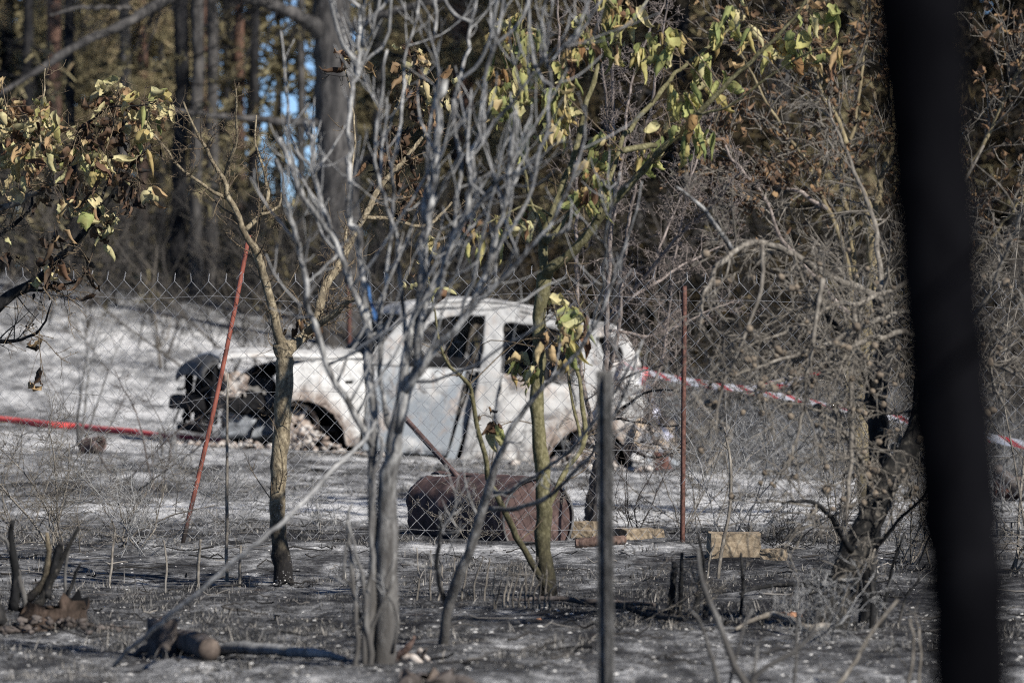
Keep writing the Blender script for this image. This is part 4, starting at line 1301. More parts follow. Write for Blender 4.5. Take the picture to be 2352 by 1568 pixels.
tag(mb.build('iron_bar', M['tank']), 'rusty angle-iron bar leaning on the top of the brown tank', 'bar')

M['block'] = plain('tan_stone_block', ((0.11, 0.085, 0.06), (0.19, 0.15, 0.105), (0.26, 0.21, 0.15), (0.32, 0.27, 0.20)), 40, 0.95, 0.1, 0.8)
M['brick'] = plain('orange_brick', ((0.20, 0.10, 0.06), (0.34, 0.18, 0.11), (0.44, 0.27, 0.18)), 22, 0.95, 0.1, 0.8)
def rough_block(name, label, x0, y0, x1, y1, D, depth, mat, cat, rz=0.0, chip=0.012, sub=5, tilt=0.0, group=None):
    a, b_ = at(x0, y1, D), at(x1, y0, D)
    w, h = b_[0] - a[0], b_[2] - a[2]
    cx = (a[0] + b_[0]) / 2
    base = np.array((cx, D + depth / 2, G(cx, D + depth / 2)))
    bm = bmesh.new()
    bmesh.ops.create_cube(bm, size=1.0)
    bmesh.ops.subdivide_edges(bm, edges=bm.edges, cuts=sub, use_grid_fill=True)
    sd = RS.randint(1000)
    for v in bm.verts:
        k = np.array(v.co)
        m_ = np.sort(np.abs(k))
        v.co *= 1 - 0.10 * max(0, m_[1] + m_[2] - 0.86)
        v.co.x *= w; v.co.y *= depth; v.co.z *= h
        nn = [float(fbm(k[0] * 4 + 9, k[1] * 4 + k[2] * 5, o=3, s=sd + i)) - 0.5 for i in range(3)]
        v.co += Vector(nn) * chip * 1.2
    me = bpy.data.meshes.new(name); bm.to_mesh(me); bm.free()
    me.materials.append(mat)
    o = bpy.data.objects.new(name, me)
    o.location = Vector(tuple(base + np.array((0, 0, h * 0.5 - 0.012))))
    o.rotation_euler = (0, tilt, rz)
    col.objects.link(o)
    return tag(o, label, cat, group)
rough_block('stone_block', 'broad tan building block beside the upright brown post', 1628, 1216, 1745, 1276, 25.5, 0.14, M['block'], 'block', 0.12)
rough_block('stone_block', 'small tan block end just right of the rusty tank', 1318, 1190, 1372, 1232, 28.6, 0.16, M['block'], 'block', -0.2)
rough_block('stone_slab', 'flat tan slab lying between the near post and the upright brown post', 1420, 1214, 1512, 1244, 28.3, 0.24, M['block'], 'slab', 0.3)
rough_block('brick_fragment', 'orange brick fragment on the black ground left of the gall tree foot', 1800, 1392, 1838, 1412, 20.3, 0.05, M['brick'], 'brick', 0.4, 0.008)
rough_block('brick_fragment', 'flat pinkish brick shard beside the orange fragment', 1775, 1404, 1802, 1414, 20.4, 0.05, M['brick'], 'brick', -0.3, 0.006)
rough_block('brick_fragment', 'tiny orange brick crumb in front of the olive sapling', 1232, 1424, 1242, 1434, 19.8, 0.012, M['brick'], 'brick', 0.3, 0.004)
rough_block('stone_fragment', 'low tan stone lying right of the broad tan block', 1756, 1250, 1800, 1280, 25.3, 0.10, M['block'], 'stone', -0.5, 0.012)

def log(name, label, cat, P, R, mat, s=12, cap_mat=None, wobble=0.01, rough=0.06, stubs=0):
    P = np.asarray(P, float)
    b_ = P[0].copy(); b_[2] = G(b_[0], b_[1])
    t = thing(name, label, cat, b_)
    m1 = MB()
    Q, r = limb(m1, P, R, 26, s, wobble, 0.06, cap=False, rough=rough)
    m1.build('bark', mat, t, smooth=True)
    for e, k in ((0, 1), (-1, -2)):
        m2 = MB()
        T = nrm(Q[e] - Q[k])
        m2.tube(np.array((Q[e] - T * 0.006, Q[e] + T * 0.001)), (r[e] * 1.0, r[e] * 0.97), s, cap=True)
        m2.build('cut_end', cap_mat or mat, t)
    if stubs:
        m3 = MB(); sprout(m3, Q, r, stubs, 0.10, 0.4, (40, 80), 0.2, 0, s=5); m3.build('stub_mass', mat, t, kind='stuff')
    return t
M['cut_wood'] = plain('charred_cut_wood', ((0.035, 0.03, 0.027), (0.10, 0.08, 0.068), (0.19, 0.155, 0.13)), 22, 0.95, 0.1, 0.5)
M['log_bark'] = bark('burnt_log_bark', (0.025, 0.022, 0.02), (0.085, 0.072, 0.066), (0.17, 0.15, 0.14), 22, 0.7)
M['pink_log'] = bark('red_brown_log', (0.035, 0.024, 0.02), (0.12, 0.08, 0.066), (0.22, 0.155, 0.13), 40, 0.7)
def gp(x, y, D, up): 
    p = at(x, y, D); p[2] = G(p[0], D) + up
    return p
log('burnt_log', 'reddish half burnt log on the ash right of the tank', 'log', (gp(1322, 1250, 27.2, .022), gp(1380, 1250, 27.2, .024), gp(1434, 1252, 27.3, .022)), (.022, .025, .022), M['pink_log'])
log('burnt_log', 'short fat log with its round sawn end facing the camera, beside the grey stump', 'log', (gp(482, 1480, 17.5, .035), gp(458, 1470, 17.75, .037), gp(416, 1460, 18.15, .036)), (.035, .037, .036), M['log_bark'], 16, M['cut_wood'])
log('fallen_branch', 'pale fallen branch lying right of the short log in the foreground', 'branch', (gp(486, 1480, 17.9, .022), gp(560, 1490, 17.75, .03), gp(640, 1495, 17.6, .026), gp(720, 1510, 17.4, .022), gp(790, 1520, 17.25, .014)), (.020, .021, .018, .015, .008), M['grey_twig'], 8)
log('fallen_branch', 'long dark branch lying across the ground below the olive sapling', 'branch', (gp(1180, 1388, 21.2, .02), gp(1260, 1383, 21.25, .022), gp(1340, 1385, 21.2, .02), gp(1420, 1390, 21.1, .02), gp(1500, 1400, 20.9, .02)), (.006, .010, .012, .012, .008), M['log_bark'], 6, stubs=7)
log('fallen_branch', 'thin dark branch in the black grass left of the orange brick', 'branch', (gp(1700, 1362, 21.9, .015), gp(1760, 1355, 22.1, .03), gp(1830, 1352, 22.1, .03), gp(1900, 1346, 22.2, .02)), (.005, .009, .010, .005), M['char_bark'], 6, stubs=8)
log('fallen_branch', 'brown crooked branch lying at the foot of the gall tree', 'branch', (gp(1690, 1435, 19.2, .015), gp(1760, 1420, 19.4, .05), gp(1800, 1428, 19.3, .05), gp(1850, 1445, 19.1, .03), gp(1900, 1440, 19.2, .03)), (.006, .010, .011, .013, .016), M['dry_twig'], 7, stubs=5)
log('fallen_branch', 'black burnt sticks on the ground at the foot of the dark stubs', 'branch', (gp(1380, 1400, 20.9, .02), gp(1440, 1415, 20.3, .03), gp(1500, 1425, 20.0, .03), gp(1570, 1440, 19.6, .03)), (.007, .010, .011, .008), M['char_bark'], 6, stubs=14)

# stumps
def stump(name, label, x, D, wpx, hpx, mat, top, roots=4, s=18, jag=0.02):
    b_ = base_of(x, 0, D)
    t = thing(name, label, 'stump', b_)
    r = wpx * .5 * D / K; h = hpx * D / K
    n = 8
    V = []
    for i in range(n + 1):
        z = h * i / n - 0.02
        f = 1 + 0.35 * max(0, 1 - i / n * 3) ** 2
        for j in range(s):
            a = 2 * math.pi * j / s
            rr = r * f * (1 + 0.10 * math.sin(3 * a + x) + 0.08 * RS.uniform(-1, 1) + 0.05 * math.sin(9 * a))
            V.append(b_ + np.array((math.cos(a) * rr, math.sin(a) * rr, z + (jag * RS.uniform(-1, 1) if i == n else 0))))
    q = [(i * s + j, i * s + (j + 1) % s, (i + 1) * s + (j + 1) % s, (i + 1) * s + j) for i in range(n) for j in range(s)]
    MB().add(V, q).build('bark', mat, t, smooth=True)
    top_v = V[n * s:]
    c = np.mean(top_v, 0) - np.array((0, 0, jag * .6))
    ins = [c + (v - c) * 0.55 + np.array((0, 0, jag * RS.uniform(-.6, .4))) for v in top_v]
    MB().add(np.array(list(top_v) + ins + [c]), [(j, (j + 1) % s, s + (j + 1) % s, s + j) for j in range(s)], [(s + j, s + (j + 1) % s, 2 * s) for j in range(s)]).build('cut_top', top, t)
    m2 = MB()
    for k in range(roots):
        a = 2 * math.pi * k / max(roots, 1) + RS.uniform(-.4, .4)
        d = np.array((math.cos(a), math.sin(a), 0))
        P = [b_ + d * r * 0.8 + np.array((0, 0, h * .22)), b_ + d * r * 1.5 + np.array((0, 0, .02)), b_ + d * r * 2.3 - np.array((0, 0, .015))]
        m2.tube(crv(P, 8), np.linspace(r * .35, r * .12, 8), 7)
    if roots: m2.build('root_mass', mat, t, smooth=True, kind='stuff')
    return t
stump('tree_stump', 'small grey weathered stump left of the short log', 374, 18.0, 70, 98, M['log_bark'], M['cut_wood'])
M['red_stump'] = bark('scorched_red_wood', (0.015, 0.012, 0.01), (0.06, 0.043, 0.034), (0.12, 0.088, 0.07), 40, 0.5)
st = stump('tree_stump', 'wide reddish burnt stump bristling with charred stubs at the left edge', 122, 19.6, 150, 72, M['red_stump'], M['soot'], 0, 22, 0.05)
b_ = np.array(st.location)
for pts, m_ in (
    ([(30, 1400, 40), (40, 1330, 34), (25, 1240, 22), (30, 1195, 14)], 'char_bark'),
    ([(60, 1380, 30), (100, 1330, 26), (110, 1270, 20), (104, 1225, 10)], 'tan_bark'),
    ([(105, 1370, 34), (120, 1310, 30), (135, 1265, 26), (142, 1245, 20)], 'char_bark'),
    ([(80, 1400, 34), (110, 1350, 24), (140, 1290, 16), (178, 1215, 10)], 'mottled_bark'),
    ([(160, 1430, 12), (148, 1360, 11), (150, 1300, 10), (160, 1240, 9), (178, 1212, 6)], 'grey_bark'),
    ([(60, 1400, 26), (45, 1340, 18), (20, 1260, 14), (-5, 1225, 10)], 'grey_bark'),
    ([(150, 1400, 16), (170, 1330, 12), (190, 1290, 8)], 'char_bark'),
    ([(0, 1430, 50), (-20, 1370, 46), (-30, 1330, 30)], 'char_bark')):
    m1 = MB(); P, R = px_limb(pts, 19.55, 19.5); R = R * .72
    limb(m1, P, R, 14, 7, .01, .1, rough=.1)
    m1.build('stub', M[m_], st, smooth=True)
rubble('char_lumps', 'black charcoal lumps heaped round the left burnt stump', 95, 1440, 19.4, 90, (0.13, 0.10), 0.016, M['log_bark'], 'charcoal', 0.05)
M['bleached'] = plain('ash_white_root', ((0.10, 0.075, 0.06), (0.34, 0.30, 0.27), (0.58, 0.55, 0.52)), 20, 0.95, 0.1, 0.8)
rt = thing('burnt_root', 'ash-white and orange burnt root knot at the foot of the grey shrub', 'root', base_of(945, 1520, 17.4))
for pts, mt in (([(915, 1522, 20), (935, 1508, 26), (958, 1514, 22), (985, 1532, 10)], 'bleached'), ([(944, 1512, 14), (962, 1492, 13), (980, 1512, 10), (1000, 1534, 6)], 'bleached'), ([(905, 1524, 18), (922, 1500, 20), (940, 1478, 12), (948, 1462, 6)], 'pink_log'), ([(955, 1528, 14), (968, 1508, 12), (978, 1490, 6)], 'log_bark'), ([(900, 1534, 18), (945, 1532, 22), (1000, 1538, 8)], 'log_bark')):
    m1 = MB(); P, R = px_limb(pts, 17.4, 17.35); P[0][2] = G(P[0][0], P[0][1]) - .01
    limb(m1, P, R, 12, 9, .012, .15, rough=.16); m1.build('root', M[mt], rt, smooth=True)
stump('tree_stump', 'blurred tan stump top at the bottom edge of the photo', 985, 15.9, 120, 44, M['log_bark'], M['cut_wood'], 3, 18, 0.03)
stump('burnt_stub', 'coal black blurred stub at the lower left corner', -14, 8.0, 46, 380, M['dark_trunk'], M['soot'], 0, 14, 0.02)

# fire hose
M['hose'] = plain('red_fire_hose', ((0.40, 0.045, 0.045), (0.58, 0.075, 0.07), (0.66, 0.13, 0.125)), 14, 0.7, 0.3, 0.2)
P = []
for x, D_ in ((-330, 51.6), (-150, 51.2), (0, 50.7), (60, 50.4), (120, 49.9), (180, 49.8), (240, 49.2), (300, 48.7), (345, 48.3), (400, 47.9), (460, 47.9), (520, 48.3)):
    p = at(x, 0, D_); p[2] = G(p[0], D_) + 0.030; P.append(p)
hs = MB().tube(crv(P, 90), np.linspace(0.032, 0.022, 90) * (1 + 0.12 * np.sin(np.linspace(0, 23, 90))), 10, cap=True).build('fire_hose', M['hose'], smooth=True)
tag(hs, 'bright red fire hose lying on the ash left of the burnt car', 'hose')

# red and white barrier tape
def tape_mat():
    m, nt, b = new_mat('barrier_tape', 0.45, 0.4)
    f = math_(nt, 'FRACT', attr_(nt))
    c = ramp_(nt, f, ((0.0, (0.72, 0.72, 0.76)), (0.64, (0.76, 0.76, 0.80)), (0.66, (0.50, 0.03, 0.04)), (1.0, (0.60, 0.03, 0.04))), 'CONSTANT')
    nt.links.new(c, b.inputs['Base Color'])
    tr = N_(nt, 'ShaderNodeBsdfTranslucent'); nt.links.new(c, tr.inputs['Color'])
    mx = N_(nt, 'ShaderNodeMixShader'); mx.inputs[0].default_value = 0.3
    nt.links.new(b.outputs[0], mx.inputs[1]); nt.links.new(tr.outputs[0], mx.inputs[2])
    nt.links.new(mx.outputs[0], nt.nodes['Material Output'].inputs['Surface'])
    return m
M['tape'] = tape_mat()
def ribbon(mb, P, w, roll, ph=0.0, n=70):
    Q = crv(P, n)
    T = nrm(np.gradient(Q, axis=0))
    L = np.concatenate(([0], np.cumsum(np.linalg.norm(np.diff(Q, axis=0), axis=1))))
    up = np.cross(T, nrm(np.cross((0, 0, 1), T) + 1e-9))
    sd = nrm(np.cross(T, (0, 0, 1.0)) + np.array((0, 1e-3, 0)))
    up = np.cross(sd, T)
    rl = np.interp(np.linspace(0, 1, n), np.linspace(0, 1, len(roll)), roll)
    e = up * np.cos(rl)[:, None] + sd * np.sin(rl)[:, None]
    V, A = [], []
    for k in (-1, -0.33, 0.33, 1):
        V.append(Q + e * w * .5 * k + sd * 0.004 * (k * k)); A.append(L / 0.55 + ph + 0.22 * k)
    V = np.stack(V, 1).reshape(-1, 3); A = np.stack(A, 1).ravel()
    q = [(i * 4 + j, i * 4 + j + 1, (i + 1) * 4 + j + 1, (i + 1) * 4 + j) for i in range(n - 1) for j in range(3)]
    mb.add(V, q, None, A)
tp = thing('barrier_tape', 'red and white barrier tape stretched from the car tail to the right', 'tape', base_of(1480, 1090, 46.5))
M['tape_white'] = plain('shaded_white_tape', ((0.45, 0.45, 0.55), (0.62, 0.62, 0.70)), 10, 0.5, 0.3, 0)  # bluish cast of the shaded hanging tail put into the white
def tpart(name, pts, roll, ph=0.0, w=0.062, mat='tape'):
    mb = MB(); ribbon(mb, [at(*p) for p in pts], w, roll, ph)
    o = mb.build(name, M[mat], tp, smooth=True)
    return o
tpart('strand', [(1412, 822, 46.9), (1450, 843, 46.4), (1490, 856, 45.8), (1600, 879, 44.5), (1720, 896, 43.2), (1850, 920, 42.0), (1990, 950, 40.8), (2100, 968, 40.0), (2230, 996, 39.2), (2360, 1022, 38.4), (2480, 1040, 37.8)], (0.5, 0.9, 0.3, 0.5, 0.9, 0.4, 0.2, 0.6))
tpart('strand', [(1620, 884, 44.4), (1700, 893, 43.6), (1760, 887, 43.3), (1806, 877, 43.0), (1880, 850, 42.6)], (0.6, 0.9, 0.3, 0.7), 0.4)
tpart('tail', [(1483, 852, 45.8), (1478, 875, 45.7), (1492, 895, 45.6), (1502, 930, 45.5), (1512, 960, 45.5), (1524, 985, 45.4), (1540, 1008, 45.4)], (1.2, 0.2, 0.1, 0.5, -0.3, 0.4, 0.1), 0.55, 0.06, 'tape_white')
tpart('knot', [(1478, 856, 45.75), (1488, 846, 45.7), (1480, 866, 45.65), (1472, 884, 45.65)], (0.2, 1.2, 0.3, 0.1), 0.60, 0.06)

# can, sheet metal, crate and box
M['rust_can'] = plain('rusty_tin', ((0.05, 0.035, 0.032), (0.11, 0.075, 0.068), (0.19, 0.15, 0.14)), 12, 0.8, 0.2, 0.4)
def can():
    c = base_of(212, 1088, 42.0)
    t = thing('tin_can', 'crushed rusty tin can on the ash far left', 'can', c)
    ax = nrm(np.array((0.8, -0.5, 0.22))); e1 = nrm(np.cross(ax, (0, 0, 1))); e2 = np.cross(e1, ax)
    c = c + np.array((0, 0, .055)); n = 20
    V = []
    for i in range(7):
        s = i / 6 - .5
        for j in range(n):
            a = 2 * math.pi * j / n
            r = 0.058 * (1 + 0.10 * math.sin(2 * a + 5 * s) + 0.03 * (i in (0, 2, 4, 6)))
            V.append(c + ax * s * 0.17 + (e1 * math.cos(a) + e2 * math.sin(a)) * r)
    o = MB().add(V, [(i * n + j, i * n + (j + 1) % n, (i + 1) * n + (j + 1) % n, (i + 1) * n + j) for i in range(6) for j in range(n)]).build('can_wall', M['rust_can'], t, smooth=True)
    md = o.modifiers.new('thickness', 'SOLIDIFY'); md.thickness = .003
    V2 = [c - ax * 0.08] + V[:n]
    MB().add(V2, None, [(0, 1 + j, 1 + (j + 1) % n) for j in range(n)]).build('can_bottom', M['rust_can'], t)
can()
M['sheet'] = plain('scorched_sheet_metal', ((0.08, 0.085, 0.10), (0.17, 0.175, 0.19), (0.30, 0.23, 0.16), (0.42, 0.36, 0.28)), 6, 0.7, 0.3, 0.4)
def sheet(name, label, corners, D0, D1, mat, seed, amp=0.05, thick=0.006, cat='sheet metal'):
    """crumpled sheet: four corners (x, y px) with near/far depths"""
    c = [at(x, y, D_) for (x, y), D_ in zip(corners, (D0, D0, D1, D1))]
    n = 14
    V = []
    for i in range(n + 1):
        for j in range(n + 1):
            s, t_ = j / n, i / n
            p = (c[0] * (1 - s) + c[1] * s) * (1 - t_) + (c[3] * (1 - s) + c[2] * s) * t_
            p = p + np.array((0, -0.3, 1)) * amp * (float(fbm(s * 3.2, t_ * 3.2, o=3, s=seed)) - .5) * 2
            p[2] = max(p[2], G(p[0], p[1]) + 0.01)
            V.append(p)
    o = MB().add(V, [(i * (n + 1) + j, i * (n + 1) + j + 1, (i + 1) * (n + 1) + j + 1, (i + 1) * (n + 1) + j) for i in range(n) for j in range(n)]).build(name, mat, smooth=True)
    md = o.modifiers.new('thickness', 'SOLIDIFY'); md.thickness = thick
    return tag(o, label, cat)
sheet('crumpled_panel', 'tan and blue grey scorched panel leaning behind the car tail', [(1455, 1062), (1568, 1058), (1555, 968), (1462, 960)], 46.0, 46.7, M['sheet'], 3, 0.10)
sheet('crumpled_panel', 'dark rusty plate tipped up on the ash right of the car tail', [(1505, 1080), (1545, 1075), (1532, 1035), (1500, 1045)], 44.6, 44.9, M['post_brown'], 9, 0.04)
sheet('crumpled_panel', 'bluish bent strip lying behind the car tail', [(1450, 1052), (1560, 1060), (1560, 1040), (1450, 1040)], 45.2, 45.5, M['car_blue'], 5, 0.05)
log('bent_pipe', 'curved pale pipe rising from the ash behind the upright brown post', 'pipe', [at(1590, 905, 46.6), at(1630, 955, 46.2), at(1668, 985, 46.0), at(1672, 1010, 45.9), at(1640, 1055, 45.6), gp(1615, 1080, 45.4, 0.0)], (.03, .032, .032, .03, .028, .026), M['dry_twig'], 8)
# hollow grid block at the right edge
gb = thing('grid_block', 'pale grey hollow grid block at the right edge of the photo', 'block', base_of(2350, 1232, 28.8))
c = np.array(gb.location)
W_, H_ = 0.26, 0.085
M['pale_grid'] = plain('pale_grey_plastic', ((0.14, 0.14, 0.135), (0.24, 0.235, 0.225), (0.34, 0.33, 0.31)), 14, 0.8, 0.2, 0.2)
for k in range(8): MB().box(c + np.array((-W_ / 2 + W_ * k / 7, 0, H_ / 2)), (0.008, 0.10, H_)).build('slat', M['pale_grid'], gb)
for k in range(3): MB().box(c + np.array((0, 0, 0.004 + (H_ - .008) * k / 2)), (W_ + .012, 0.104, 0.009)).build('rail', M['pale_grid'], gb)
for bx, lab in ((None, 'rusty open iron box behind the coal black trunk at the right'),):
    t = thing('iron_box', lab, 'box', base_of(2318, 1130, 38.0)); c = np.array(t.location)
    w, d, h, tk = .20, .20, .17, .006
    for nm, off, sz in (('back', (0, d / 2, h / 2), (w, tk, h)), ('side', (-w / 2, 0, h / 2), (tk, d - .014, h)), ('side', (w / 2, 0, h / 2), (tk, d - .014, h)), ('bottom', (0, 0, tk / 2), (w - .014, d - .014, tk))):
        MB().box(c + np.array(off), sz).build(nm, M['post_brown'], t)
    log('burnt_log', 'brown burnt log lying against the rusty iron box at the right edge', 'log', (at(2290, 1082, 37.3), at(2325, 1110, 37.2), at(2370, 1135, 37.1)), (.05, .05, .05), M['log_bark'])

# ------------------------------------------------------------------ grey burnt shrub in the middle foreground
D = 17.2
shrub = thing('burnt_shrub', 'ash grey burnt shrub with many bare upright stems in the middle foreground', 'shrub', base_of(868, 1540, D))
tw = MB()
ALL = []
def gstem(pts, D0=D, D1=None, mat='grey_bark', twigs=6, ln=0.28, root=False, name='stem', depth=1, up=0.9):
    P, R = px_limb(pts, D0, D1)
    R = R * (0.86 if root else 0.72)
    if root: P[0][2] = G(P[0][0], P[0][1]) - 0.05
    m1 = MB()
    Q, r = limb(m1, P, R, None, 8, 0.035, 0.12, rough=0.08)
    m1.build(name, M[mat], shrub, smooth=True)
    if twigs: sprout(tw, Q, r, int(twigs * 0.7 + 0.5), ln, 0.5, (30, 70), up, depth, (1.4, 0.5), 0.25, 0.97, 5, rmin=0.0022, seg=7, crook=0.08)
    ALL.append(Q)
    return Q, r
gstem([(872, 1545, 72), (886, 1380, 60), (893, 1200, 56), (900, 1050, 50), (908, 980, 44), (925, 860, 34), (950, 740, 28), (968, 620, 26), (978, 500, 24), (995, 380, 24), (1008, 260, 22), (1016, 168, 20)], 17.2, 17.0, twigs=14, root=True)
gstem([(846, 1520, 24), (850, 1300, 24), (855, 1050, 24), (850, 820, 22), (842, 690, 19), (822, 560, 17), (806, 490, 16), (798, 400, 15), (797, 352, 14), (802, 258, 13), (809, 199, 12), (821, 141, 11), (830, 47, 9), (834, -40, 7)], 17.15, 17.3, 'grey_bark', 12, root=True)
gstem([(819, 175, 9), (837, 141, 9), (841, 59, 8), (846, -30, 6)], 17.3, 17.3, twigs=3)
gstem([(855, 1025, 24), (805, 940, 22), (767, 883, 21), (732, 768, 20), (712, 715, 20), (698, 665, 19), (686, 595, 17), (677, 537, 16), (660, 478, 15), (647, 419, 14), (638, 378, 12)], 17.1, 16.8, twigs=8)
gstem([(852, 870, 22), (835, 760, 20), (797, 642, 18), (785, 602, 17), (761, 555, 17), (738, 522, 17), (717, 490, 16), (691, 443, 16), (670, 396, 15), (647, 349, 14), (640, 325, 12)], 17.2, 17.0, twigs=7)
gstem([(800, 650, 18), (775, 570, 17), (742, 467, 17), (722, 390, 16), (712, 330, 15), (700, 278, 13)], 17.3, 17.6, twigs=6)
gstem([(975, 513, 16), (984, 420, 15), (1000, 280, 13), (1008, 130, 11), (1000, 0, 9), (998, -40, 8)], 17.05, 17.2, twigs=6)
gstem([(912, 990, 34), (945, 850, 28), (972, 740, 26), (996, 656, 25), (1022, 584, 24), (1068, 502, 22), (1080, 431, 20), (1092, 349, 18), (1110, 200, 15), (1132, 100, 12), (1156, -30, 10)], 17.1, 16.9, twigs=12)
gstem([(940, 880, 24), (1020, 770, 22), (1070, 700, 20), (1110, 620, 18), (1140, 520, 17), (1158, 420, 17), (1166, 330, 18), (1171, 258, 16)], 17.0, 16.7, twigs=8)
gstem([(930, 900, 22), (1000, 800, 20), (1080, 720, 17), (1160, 640, 14), (1230, 560, 13), (1290, 470, 11), (1330, 360, 9), (1342, 240, 7)], 17.0, 16.6, twigs=7)
gstem([(905, 1010, 22), (880, 900, 18), (872, 760, 15), (890, 600, 14), (900, 440, 12), (915, 300, 11), (930, 150, 9), (960, 30, 8), (970, -30, 6)], 17.3, 17.5, twigs=8)
gstem([(925, 860, 18), (930, 720, 15), (915, 560, 13), (880, 420, 11), (870, 300, 9), (900, 120, 7)], 17.2, 17.0, twigs=6)
gstem([(1022, 584, 14), (1060, 420, 13), (1050, 260, 11), (1075, 120, 9), (1100, -20, 7)], 17.0, 17.3, twigs=6)
gstem([(1092, 349, 13), (1180, 240, 11), (1235, 150, 9), (1240, 60, 8), (1250, -20, 6)], 16.9, 16.6, twigs=5)
gstem([(1110, 620, 15), (1200, 470, 13), (1240, 330, 12), (1262, 200, 10), (1252, 110, 9), (1260, -20, 7)], 16.9, 16.8, twigs=5)
gstem([(1255, 150, 9), (1330, 80, 8), (1390, -20, 6)], 16.8, 16.7, twigs=2)
gstem([(972, 740, 14), (1040, 560, 12), (1120, 440, 11), (1180, 380, 9)], 16.9, 16.6, twigs=4)
# suckers at the foot
for pts in ([(797, 1544, 12), (813, 1492, 15), (814, 1403, 14), (808, 1286, 12), (800, 1210, 9), (806, 1150, 7)],
            [(813, 1500, 16), (846, 1455, 14), (888, 1380, 12), (904, 1315, 8)],
            [(838, 1520, 16), (834, 1403, 14), (829, 1321, 12), (812, 1270, 9), (800, 1200, 7)],
            [(846, 1530, 18), (848, 1400, 16), (852, 1250, 14), (862, 1120, 12), (880, 1000, 9)],
            [(830, 1420, 12), (799, 1359, 10), (784, 1320, 9), (786, 1270, 8), (795, 1210, 6)],
            [(900, 1500, 12), (905, 1420, 10), (880, 1340, 9), (896, 1270, 7)]):
    gstem(pts, 17.05, 17.0, twigs=2, ln=0.10, root=pts[0][1] > 1510, name='sucker')
# dense upright shoots through the crown
for k in range(26):       # long straight fine shoots fanning to the right across the car
    Q = ALL[RS.choice((0, 3, 4, 7, 8, 9, 10))]
    i = RS.randint(int(len(Q) * 0.08), int(len(Q) * 0.6)); p = Q[i]
    e = at(RS.uniform(780, 1520), RS.uniform(250, 800), RS.uniform(16.4, 17.6))
    if e[2] < p[2] + .1: continue
    L = np.linalg.norm(e - p); e = p + (e - p) * min(1.0, 1.0 / L)
    P = [p, p + (e - p) * .35 + np.array((0, 0, -.04 * L)), p + (e - p) * .7 + np.array((0, 0, -.02 * L)), e]
    S, r = limb(tw, P, np.array((.0055, .0045, .0035, .0018)) * RS.uniform(.7, 1.1), 18, 5, .02, .06)
    sprout(tw, S, r, 4, 0.16, 0.6, (25, 50), 0.5, 0, t0=.3, s=3, rmin=.0014)
for k in range(14):
    Q = ALL[RS.randint(len(ALL) - 6)]
    i = RS.randint(int(len(Q) * 0.35), len(Q) - 1)
    p = Q[i]; L = RS.uniform(0.25, 0.8)
    d = nrm(np.array((RS.normal(0, 0.25), RS.normal(0, 0.25), 1)))
    s_ = nrm(np.array((RS.choice((-1, 1)), RS.normal(0, 0.5), 0.3)))
    P = [p, p + s_ * L * 0.14 + d * L * 0.10, p + s_ * L * 0.22 + d * L * 0.45, p + s_ * L * 0.25 + d * L]
    S, r = limb(tw, P, np.array((.0065, .0058, .005, .003)) * RS.uniform(.7, 1.15), 16, 5, .02, .06)
    sprout(tw, S, r, 3, 0.14, 0.6, (30, 60), 0.8, 0, t0=.3, s=4, rmin=.002)
for Q in ALL[:18]:
    sprout(tw, Q[int(len(Q) * .3):], np.zeros(len(Q)) + .004, 6, 0.14, .5, (35, 75), .8, 1, (2, .5), 0.0, 1, 3, rmin=.0013, seg=5, crook=.12)
tw.build('twig_mass', M['grey_twig'], shrub, smooth=True, kind='stuff')
M['blue_rag'] = plain('blue_plastic', ((0.03, 0.09, 0.22), (0.06, 0.15, 0.34)), 20, 0.6, 0.3, 0.3)
mb = MB(); ribbon(mb, [at(849, 655, 17.0), at(853, 690, 16.96), at(860, 730, 16.97), at(862, 740, 17.0)], 0.011, (0.2, 0.9, 0.4), n=14)
tag(mb.build('plastic_strip', M['blue_rag']), 'blue plastic strip caught on the grey burnt shrub', 'plastic')

# pale leaning stems beside it
sap = thing('dead_sapling', 'pale dead sapling stem leaning right of the grey shrub', 'sapling', base_of(1014, 1480, 18.3))
tw = MB()
for pts in ([(1010, 1485, 24), (1027, 1404, 25), (1055, 1325, 26), (1086, 1246, 24), (1122, 1140, 22), (1143, 1063, 18), (1190, 970, 13), (1250, 885, 11), (1330, 810, 9), (1390, 700, 7), (1440, 560, 6), (1475, 420, 4)],
            [(1125, 1168, 12), (1189, 1168, 12), (1263, 1140, 11), (1320, 1087, 9), (1380, 1020, 8), (1440, 900, 6), (1480, 780, 5)],
            [(1132, 1126, 11), (1157, 1131, 10), (1242, 1084, 9), (1312, 1028, 8), (1390, 930, 7), (1470, 800, 5)],
            [(1026, 1400, 14), (1007, 1316, 12), (1006, 1240, 10), (1014, 1190, 7)],
            [(1330, 810, 7), (1380, 690, 6), (1390, 560, 5), (1420, 400, 4)]):
    P, R = px_limb(pts, 18.3, 17.6)
    if pts[0][1] > 1470: P[0][2] = G(P[0][0], P[0][1]) - .05
    m1 = MB(); Q, r = limb(m1, P, R, None, 7, .02, .07); m1.build('stem', M['grey_bark'], sap, smooth=True)
    sprout(tw, Q, r, 7, 0.22, .5, (30, 60), .7, 1, (2, .5), .3, 1, 4, rmin=.002)
tw.build('twig_mass', M['grey_twig'], sap, kind='stuff')
mb = MB()
P = [gp(262, 1535, 17.1, .012), at(330, 1470, 16.95), at(420, 1395, 16.8), at(560, 1275, 16.7), at(660, 1195, 16.7), at(760, 1092, 16.8), at(838, 1012, 16.95), at(868, 975, 17.05)]
limb(mb, P, (.006, .0072, .0075, .0075, .0072, .007, .006, .005), 60, 7, .015, .06)
